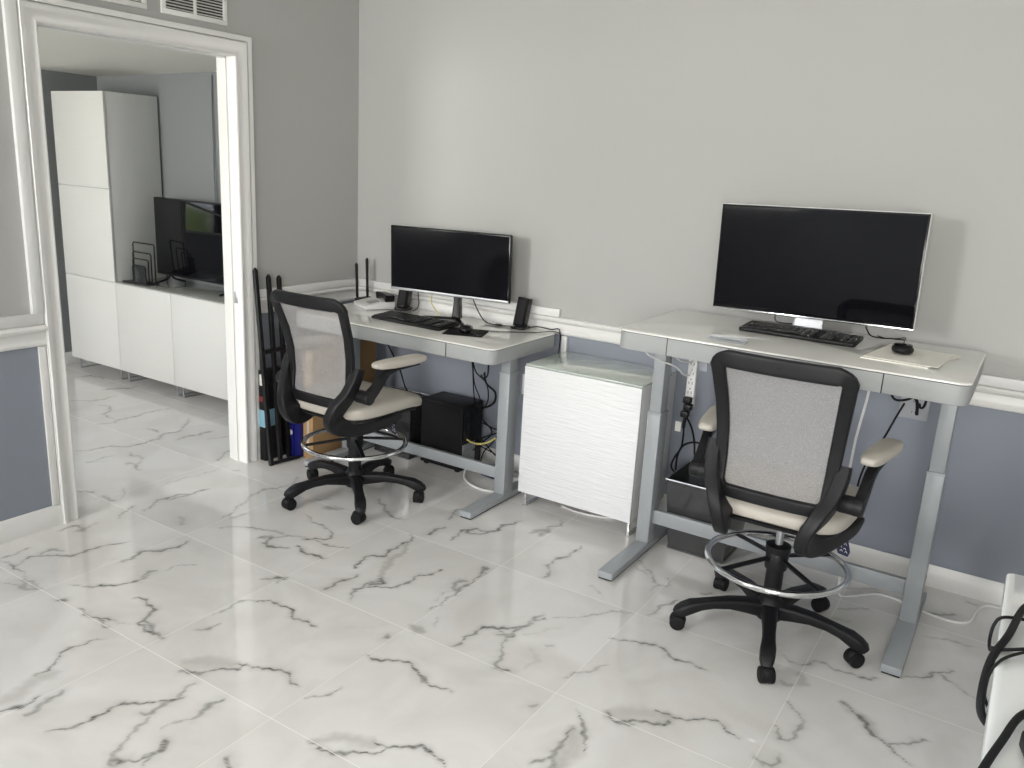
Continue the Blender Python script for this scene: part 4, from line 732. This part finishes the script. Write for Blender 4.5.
for i, (pts, r, lab) in enumerate((
    ([(.90, -.25, .731), (.92, -.24, .67), (.98, -.22, .645), (1.05, -.22, .65), (1.10, -.22, .68), (1.12, -.22, .731)], .004, 'black cable swag below the right half of the lower desk'),
    ([(.96, -.22, .731), (.99, -.21, .66), (1.02, -.20, .63), (1.08, -.2, .66), (1.15, -.2, .68), (1.16, -.2, .731)], .003, 'second black cable swag knotted under the lower desk'),
    ([(1.01, -.20, .64), (1.00, -.18, .56), (.985, -.16, .45), (.99, -.14, .36), (1.0, -.13, .30)], .0035, 'black cable dropping from the swag behind the tower'),
    ([(1.03, -.20, .64), (1.05, -.18, .56), (1.10, -.15, .50), (1.10, -.13, .40), (1.05, -.12, .33), (.985, -.14, .28)], .0035, 'black cable bowing out and back into the tower ports'),
    ([(1.09, -.16, .56), (1.10, -.15, .50), (1.15, -.14, .46), (1.14, -.13, .40), (1.08, -.13, .36), (.985, -.15, .36)], .0055, 'thick black cable curving into the top of the tower ports'),
    ([(.985, -.13, .25), (1.05, -.12, .27), (1.13, -.11, .25), (1.17, -.10, .24), (1.10, -.10, .20), (1.0, -.12, .17)], .004, 'black cable loop sticking out right of the tower'),
    ([(1.17, -.10, .24), (1.12, -.10, .16), (1.07, -.10, .10), (1.05, -.10, .03)], .0035, 'black cable running down from the loop to the floor'),
    ([(.93, -.2, .731), (.95, -.19, .69), (1.0, -.19, .665), (1.06, -.2, .70), (1.10, -.2, .731)], .003, 'short black cable loop tight under the lower desk top'),
    ([(1.0, -.19, .66), (1.02, -.17, .5), (1.05, -.13, .40), (1.06, -.12, .3), (1.04, -.11, .2), (1.10, -.1, .13), (1.2, -.1, .06)], .003, 'thin black cable wandering down behind the tower ports'),
    ([(.985, -.15, .31), (1.07, -.13, .29), (1.13, -.12, .23), (1.06, -.12, .15), (.985, -.14, .11)], .004, 'black cable loop at mid height of the tower rear'),
    ([(.985, -.14, .16), (1.06, -.11, .13), (1.16, -.09, .09), (1.20, -.09, .03)], .0035, 'black cable slanting from the tower down to the power strip'),
    ([(1.37, -.03, .64), (1.34, -.04, .55), (1.29, -.03, .50), (1.25, -.012, .49)], .003, 'thin black cable plugged into the outlet beside the desk leg'),
    ([(1.40, -.05, .40), (1.37, -.06, .33), (1.39, -.06, .28), (1.36, -.07, .20), (1.41, -.07, .16)], .004, 'black cable zigzag between the desk leg and the small cabinet'))):
    cord('black_cable', [(p[0]-(.045 if p[0] < 1.22 else 0)*min(1, max(0, (p[0]-.98)/.06)), p[1], p[2]) for p in pts], r, blk_soft_m, lab, n=6)
cord('yellow_cable', [(.985, -.21, .19), (1.03, -.20, .175), (1.09, -.18, .185), (1.13, -.15, .215)], .005, yellow_m, 'yellow cable curving out of the tower rear')
cord('white_cable', [(1.00, -.10, .01), (1.0, -.22, .03), (1.02, -.27, .008), (1.09, -.33, .006), (1.18, -.36, .006), (1.26, -.345, .006), (1.33, -.29, .006)], .006, white_p_m, 'white cord looping on the floor beside the right foot of the lower desk')
fp = thing('floor_power_strip', 'white power strip with dark edge on the floor under the lower desk', 'power strip', (1.16, -.16, 0), R(-8))
obj('body', rslab(BM(), -.10, .16, -.03, .03, .012, .05, .02, .006), white_p_m, fp); obj('base', rslab(BM(), -.105, .165, -.034, .034, 0, .012, .02, .002), navy_m, fp)
bm = BM(); box(bm, .02, .04, -.034, .034, .012, .056, .004); obj('strap', bm, navy_m, fp)
cord('black_cable', [(.60, -.45, .731), (.62, -.42, .66), (.655, -.38, .55), (.665, -.34, .44), (.68, -.30, .39)], .004, blk_soft_m, 'black cable dropping from the lower desk towards the top of the tower')

# ================================================================== LEANING RACK AND BOXES BY THE LEFT WALL
rk = thing('folding_rack', 'tall black folded metal rack with pointed posts leaning on the left wall', 'rack', (.10, -.72, 0))
def post(y, zt, xb, xt, w=.022):
    bm = BM(); sweep(bm, [(xb, y, 0.002), (xb+(xt-xb)*.5, y, zt*.5), (xt, y, zt-.015), (xt, y, zt)], [(w, .02), (w, .02), (w, .02), (w*.3, .008)], up=(1, 0, 0), rnd=.25); return obj('post', bm, blk_m, rk, True)
post(-.80, 1.045, .135, .045); post(-.715, 1.005, .11, .045); post(-.645, .995, .10, .045)
bm = BM(); sweep(bm, [(.088, -.80, .61), (.075, -.60, .61)], [(.03, .018)], up=(0, 0, 1)); obj('crossbar', bm, blk_m, rk, True)
bm = BM(); sweep(bm, [(.135, -.80, .012), (.165, -.63, .012)], [(.018, .014)], up=(0, 0, 1)); obj('bottom_bar', bm, blk_m, rk, True)
def carton(name, label, x0, x1, y0, y1, h, m, cat='box'):
    t = thing(name, label, cat, ((x0+x1)/2, (y0+y1)/2, 0)); obj('carton', box(BM(), x0, x1, y0, y1, 0, h, .002), m, t, True); return t
c = carton('product_box', 'black narrow box with pale blue label bands behind the leaning rack', .018, .062, -.775, -.50, .50, blk_m)
obj('label_band', box(BM(), .0175, .0625, -.7765, -.70, .19, .285, .0005), cyan_m, c, True, label='pale blue label')
obj('label_sticker', box(BM(), .03, .058, -.7765, -.774, .42, .48, .0003), paper_m, c, True, label='white sticker'); 
obj('red_mark', box(BM(), .025, .05, -.7767, -.774, .33, .36, .0003), red_m, c, True)
c = carton('product_box', 'dark blue box with a white sticker standing behind the leaning rack', .082, .120, -.63, -.36, .47, blue_m)
obj('label_sticker', box(BM(), .086, .117, -.6315, -.6295, .33, .43, .0003), paper_m, c, True, label='white sticker')
bm = cyl(BM(), (.101, -.6305, .14), .015, .002, 'y', 20); obj('round_mark', bm, paper_m, c, True)
bm = BM()
for k in range(4): box(bm, .098, .104, -.6315, -.6295, .245+k*.02, .253+k*.02)
obj('white_marks', bm, paper_m, c, True)
c = carton('product_box', 'second dark blue box next to the brown carton', .124, .158, -.625, -.38, .47, blue_m)
bm = BM()
for k in range(4): box(bm, .138, .144, -.6265, -.6245, .22+k*.03, .228+k*.03)
obj('white_marks', bm, paper_m, c, True)
c = carton('cardboard_box', 'tall brown cardboard box standing under the left end of the lower desk', .165, .240, -.60, -.10, .66, card_m)
obj('packing_tape', box(BM(), .195, .210, -.6008, -.0992, .05, .6608, .0003), leather_m, c, True, label='tan packing tape')

# ================================================================== DRAFTING CHAIRS
def back_prof(z):      # distance behind the column of the back rest at height z
    P = [(.56, .245), (.62, .228), (.70, .218), (.80, .222), (.90, .245), (1.0, .285), (1.08, .325)]
    for (a, b), (c_, d) in zip(P[:-1], P[1:]):
        if z <= c_: t = max(0, (z-a)/(c_-a)); return b+(d-b)*t
    return P[-1][1]
def bp(u, z):
    return (u, -back_prof(z)-.02+.45*u*u*(1.0), z)
def make_chair():
    t = thing('drafting_chair', 'x', 'chair', (0, 0, 0))
    bm = BM(); lathe(bm, [(.030, .062), (.045, .066), (.052, .085), (.050, .125), (.036, .145), (.032, .15)], n=28); hub = obj('hub', bm, chair_blk_m, t)
    for k in range(5):
        a = R(BASE_A+72*k); c_, s_ = math.cos(a), math.sin(a)
        prof = [(.03, .100, .058, .058), (.09, .110, .054, .050), (.15, .115, .048, .040), (.21, .110, .043, .034), (.255, .102, .046, .036), (.285, .094, .052, .044), (.315, .080, .050, .044), (.335, .070, .040, .036), (.345, .062, .022, .022)]
        bm = sweep(BM(), [(r*c_, r*s_, z) for r, z, w, h in prof], [(w, h) for r, z, w, h in prof], rnd=.45); lg = obj('leg', bm, chair_blk_m, t)
        cx, cy = .318*c_, .318*s_; ca = a+R(50+37*k); d = Vector((math.cos(ca), math.sin(ca), 0)); px = Vector((-d.y, d.x, 0))
        M_ = Matrix.Translation((cx-d.x*.012, cy-d.y*.012, .028)) @ Matrix.Rotation(ca+PI/2, 4, 'Z')
        bm = BM()
        for o_ in (-.0125, .0125):
            q = BM(); cyl(q, (0, 0, 0), .028, .0235, 'x', 24, bev=.004); bmesh.ops.translate(q, vec=(o_, 0, 0), verts=q.verts); merge(bm, q, M_)
        q = BM(); pillow(q, (0, .002, .006), (.022, .029, .029), (.8, .8), (16, 10)); merge(bm, q, M_)
        cyl(bm, (cx, cy, .055), .007, .03, 'z', 12)
        obj('caster', bm, blk_soft_m, lg)
    bm = BM(); lathe(bm, [(.031, .14), (.031, .30)], n=24); lathe(bm, [(.022, .30), (.022, .345)], n=24); obj('column', bm, chair_blk_m, t)
    obj('gas_lift', cyl(BM(), (0, 0, .40), .014, .13, 'z', 20), steel_m, t, label='silver gas lift')
    RZ_ = .285
    rg = obj('foot_ring', tube(BM(), [(.243*math.cos(2*PI*k/48), .243*math.sin(2*PI*k/48), RZ_) for k in range(48)], .0115, 10, closed=True, sm=0), chrome_m, t, angle=60, label='chrome foot ring')
    bm = BM(); lathe(bm, [(.038, .262), (.040, .27), (.040, .318), (.036, .326), (.044, .327), (.044, .352), (.036, .356)], n=24); obj('ring_collar', bm, chair_blk_m, rg)
    for k in range(4):
        a = R(45+90*k+8); obj('spoke', sweep(BM(), [(.036*math.cos(a), .036*math.sin(a), .305), (.15*math.cos(a), .15*math.sin(a), .294), (.236*math.cos(a), .236*math.sin(a), RZ_)], [(.018, .010)], rnd=.3), chair_blk_m, rg)
    bm = BM(); box(bm, -.085, .085, -.13, .11, .455, .478, .008); box(bm, -.05, .05, -.08, .06, .432, .458, .01)
    obj('mechanism', bm, chair_blk_m, t)
    bm = tube(BM(), [(.05, .0, .45), (.14, .01, .447), (.20, .02, .45)], .006, 8); pillow(bm, (.21, .02, .45), (.03, .012, .006), (.8, .8), (16, 8)); obj('height_lever', bm, chair_blk_m, t)
    # seat: shell and cushion
    def sf(q):
        z = q.z
        if q.y > .08: z -= .045*((q.y-.08)/.19)**2
        z -= .010*(1-(q.x/.25)**2)*(1 if q.z > 0 else 0)
        return Vector((q.x*(1-.06*max(0, -q.y/.25)), q.y, z))
    seat = obj('seat', pillow(BM(), (0, .015, .535), (.247, .262, .046), (.42, .55), (48, 18), fn=sf), leather_m, t, angle=60, label='cream leather seat')
    obj('seat_shell', pillow(BM(), (0, .010, .497), (.225, .24, .022), (.4, .5), (40, 12), fn=sf), blk_m, seat, angle=60)
    # backrest frame
    def hw(z): return .172+.034*max(0, (z-.56)/.5)
    zb, zt, rb, rt = .592, 1.048, .034, .036; path = []; sizes = []
    def add(u, z, w): path.append(bp(u, z)); sizes.append((w, .024))
    def side(sg, zs):
        for i, z in enumerate(zs): t_ = (z-zb)/(zt-zb); add(sg*(hw(z)-.006*math.sin(PI*t_)), z, .038+.008*t_)
    zs = [zb+rb+(zt-rt-zb-rb)*i/14 for i in range(15)]
    for i in range(9): add((hw(zb)-rb)*(-1+2*i/8), zb, .042)
    for k in range(1, 5): a = R(-90+18*k); add(hw(zb)-rb+rb*math.cos(a), zb+rb+rb*math.sin(a), .040)
    side(1, zs)
    for k in range(1, 5): a = R(18*k); add(hw(zt)-rt+rt*math.cos(a), zt-rt+rt*math.sin(a), .048)
    for i in range(9): add((hw(zt)-rt)*(1-2*i/8), zt, .056)
    for k in range(1, 5): a = R(90+18*k); add(-(hw(zt)-rt)+rt*math.cos(a), zt-rt+rt*math.sin(a), .048)
    side(-1, zs[::-1])
    for k in range(1, 5): a = R(180+18*k); add(-(hw(zb)-rb)+rb*math.cos(a), zb+rb+rb*math.sin(a), .040)
    bf = obj('back_frame', sweep(BM(), path, sizes, up=(0, 1, 0), closed=True, rnd=.4), chair_blk_m, t, angle=50, label='black plastic back frame')
    g = BM(); nu, nz = 16, 28; V = []
    for j in range(nz+1):
        z = zb+(zt-zb)*j/nz; w = hw(z)-.004
        V.append([g.verts.new((lambda p: (p[0], p[1]+.004, p[2]))(bp(-w+2*w*i/nu, z))) for i in range(nu+1)])
    for j in range(nz):
        for i in range(nu): g.faces.new((V[j][i], V[j][i+1], V[j+1][i+1], V[j+1][i]))
    obj('mesh_back', g, fabric_m, bf, angle=80, label='grey see-through mesh')
    for u, z in ((-.1, .592), (.1, .592), (0, 1.048), (-.15, 1.038), (.15, 1.038), (hw(.8), .8), (-hw(.8), .8), (hw(.7), .7), (-hw(.7), .7), (hw(.95), .95), (-hw(.95), .95)):
        p = bp(u, z); obj('screw_cap', cyl(BM(), (p[0], p[1]-.011, p[2]), .006, .003, 'y', 10), blk_soft_m, bf)
    # J shaped side brackets
    for s in (-1, 1):
        path = [(.206, -.205, .745), (.205, -.222, .70), (.190, -.252, .63), (.160, -.285, .57), (.135, -.285, .515), (.138, -.245, .478), (.165, -.17, .458), (.200, -.08, .462), (.228, -.01, .478), (.238, .035, .50)]
        wd_ = [.046, .052, .062, .076, .090, .088, .070, .056, .044, .022]
        P_ = spline([(x*s, y, z) for x, y, z in path], 4); W_ = [tuple(v)[0] for v in spline([(w, 0, 0) for w in wd_], 4)]
        br = obj('side_bracket', sweep(BM(), P_, [(w, .046) for w in W_], up=(1, 0, 0), rnd=.3), chair_blk_m, t, angle=50)
        obj('pivot', cyl(BM(), (s*.236, -.205, .625), .030, .06, 'x', 24, bev=.006), chair_blk_m, br)
        # arm, origin at the pivot
        P0 = Vector((s*.266, -.205, .625)); arm = BM()
        pts = [(0, 0, 0), (s*.003, .045, .035), (s*.006, .085, .078), (s*.01, .115, .100), (s*.014, .16, .108), (s*.03, .30, .112)]
        sweep(arm, [tuple(p) for p in pts], [(.034, .054), (.032, .046), (.032, .036), (.034, .024), (.042, .014), (.034, .010)], up=(0, 0, 1), rnd=.35)
        cyl(arm, (0, 0, 0), .031, .034, 'x', 24, bev=.005)
        a_ = obj('arm', arm, chair_blk_m, t, angle=45); a_.location = P0
        bm = pillow(BM(), (0, 0, 0), (.038, .155, .020), (.55, .6), (32, 14), fn=lambda q: Vector((q.x*(1+.6*q.y), q.y, q.z+.10*q.y*q.y)), mtx=None)
        pad = obj('arm_pad', bm, leather_m, a_, angle=60, label='cream leather arm pad'); pad.location = (s*.016, .19, .134); pad.rotation_euler = (0, 0, R(-7*s))
        a_['side'] = s
    return t
BASE_A = -3.
ch = make_chair()
ch.location = (2.787, -.814, 0); ch.rotation_euler = (0, 0, 0)
ch['label'] = 'drafting chair with grey mesh back and chrome foot ring at the taller desk'
ch2 = dup(ch); ch2.location = (.765, -.835, 0)
ch2['label'] = 'drafting chair with grey mesh back and chrome foot ring at the lower corner desk'
def lift(c, dz):          # the gas lift carries everything above the column
    for o in c.children:
        if not o.name.startswith(('hub', 'leg', 'column', 'foot_ring', 'gas_lift')): o.location.z += dz*(1.6 if o.name.startswith('back_frame') and dz < 0 else 1)
lift(ch, .012); lift(ch2, -.026)
for o in list(ch.children)+list(ch2.children):
    if 'side' in o: del o['side']
for o in ch2.children:    # its five-legged base stands turned
    if o.name.startswith('leg'): o.rotation_euler = (0, 0, R(-39))

def hang_tag(loc, label):
    t = thing('hang_tag', label, 'tag', loc, R(-20))
    obj('string', tube(BM(), [(0, 0, .10), (.004, 0, .085), (.001, 0, .07)], .0015, 6), white_p_m, t)
    bm = prism(BM(), [(-.008, .07), (.010, .068), (.026, .02), (.020, 0), (-.018, 0), (-.024, .012)], 'xz', -.001, .001); obj('card', bm, navy_m, t)
    bm = BM()
    for q in ((-.008, .042), (.006, .04), (-.010, .026), (.006, .022), (-.006, .012), (.012, .012)): tube(bm, [(q[0]-.005, -.0016, q[1]), (q[0], -.0016, q[1]+.006), (q[0]+.005, -.0016, q[1])], .001, 5)
    obj('white_marks', bm, paper_m, t)
hang_tag((2.99, -.735, .345), 'navy tag with white marks hanging under the chair at the taller desk')
hang_tag((.935, -.75, .345), 'navy tag with white marks hanging under the chair at the corner desk')

# ================================================================== WHITE DESK, LOWER RIGHT
wd = thing('white_desk', 'glossy white desk at the lower right edge of the picture', 'desk', (3.85, -2.3, 0))
wtop = mat('glossy_white_top', (.80, .81, .80), .08, coat=.5, noise=(3, .01))
obj('tabletop', rslab(BM(), 3.458, 4.25, -3.05, -1.51, .716, .750, .02, .006), wtop, wd, True)
obj('panel', box(BM(), 3.50, 3.52, -2.98, -1.58, .06, .7155, .002), white_lam_m, wd, True)
obj('panel', box(BM(), 4.19, 4.21, -2.98, -1.58, .06, .7155, .002), white_lam_m, wd, True)
for x in (3.51, 4.2):
    for y in (-2.95, -1.61): obj('foot', cyl(BM(), (x, y, .03), .018, .06, 'z', 20), steel_m, wd, True)
cord('black_cable', [(3.72, -1.60, .763), (3.60, -1.63, .763), (3.53, -1.68, .765), (3.497, -1.73, .765), (3.475, -1.87, .762), (3.453, -1.96, .748), (3.447, -2.03, .715), (3.455, -2.06, .68), (3.49, -2.06, .66), (3.56, -2.06, .68)], .0075, blk_soft_m, 'thick black cable draped over the side edge of the white desk', n=10)
cord('black_cable', [(3.78, -1.97, .760), (3.66, -2.03, .760), (3.56, -2.09, .760), (3.508, -2.15, .760), (3.482, -2.25, .760), (3.458, -2.36, .757), (3.448, -2.44, .735), (3.46, -2.5, .69)], .0065, blk_soft_m, 'black cable crossing the near corner of the white desk', n=10)
cord('black_cable', [(3.60, -1.70, .757), (3.52, -1.76, .758), (3.465, -1.785, .758), (3.450, -1.795, .742), (3.447, -1.81, .715), (3.450, -1.84, .705), (3.453, -1.88, .73), (3.47, -1.93, .757), (3.53, -1.88, .757), (3.62, -1.82, .757)], .0035, blk_soft_m, 'thin black cable loop hanging over the edge of the white desk')
cord('black_cable', [(3.62, -1.85, .757), (3.54, -1.88, .757), (3.48, -1.95, .757), (3.456, -2.0, .745), (3.451, -2.03, .71), (3.47, -2.05, .68)], .003, blk_soft_m, 'thin black cable beside the thick one on the white desk')
pb = thing('power_brick', 'black power brick on the white desk at the right picture edge', 'adapter', (3.56, -2.27, .7505), R(15))
obj('body', box(BM(), -.045, .05, -.06, .05, 0, .032, .006), blk_m, pb)
cord('lead', [(3.55, -2.22, .766), (3.58, -2.12, .762), (3.66, -2.04, .758)], .004, blk_soft_m, parent=pb)
bpy.context.view_layer.update()
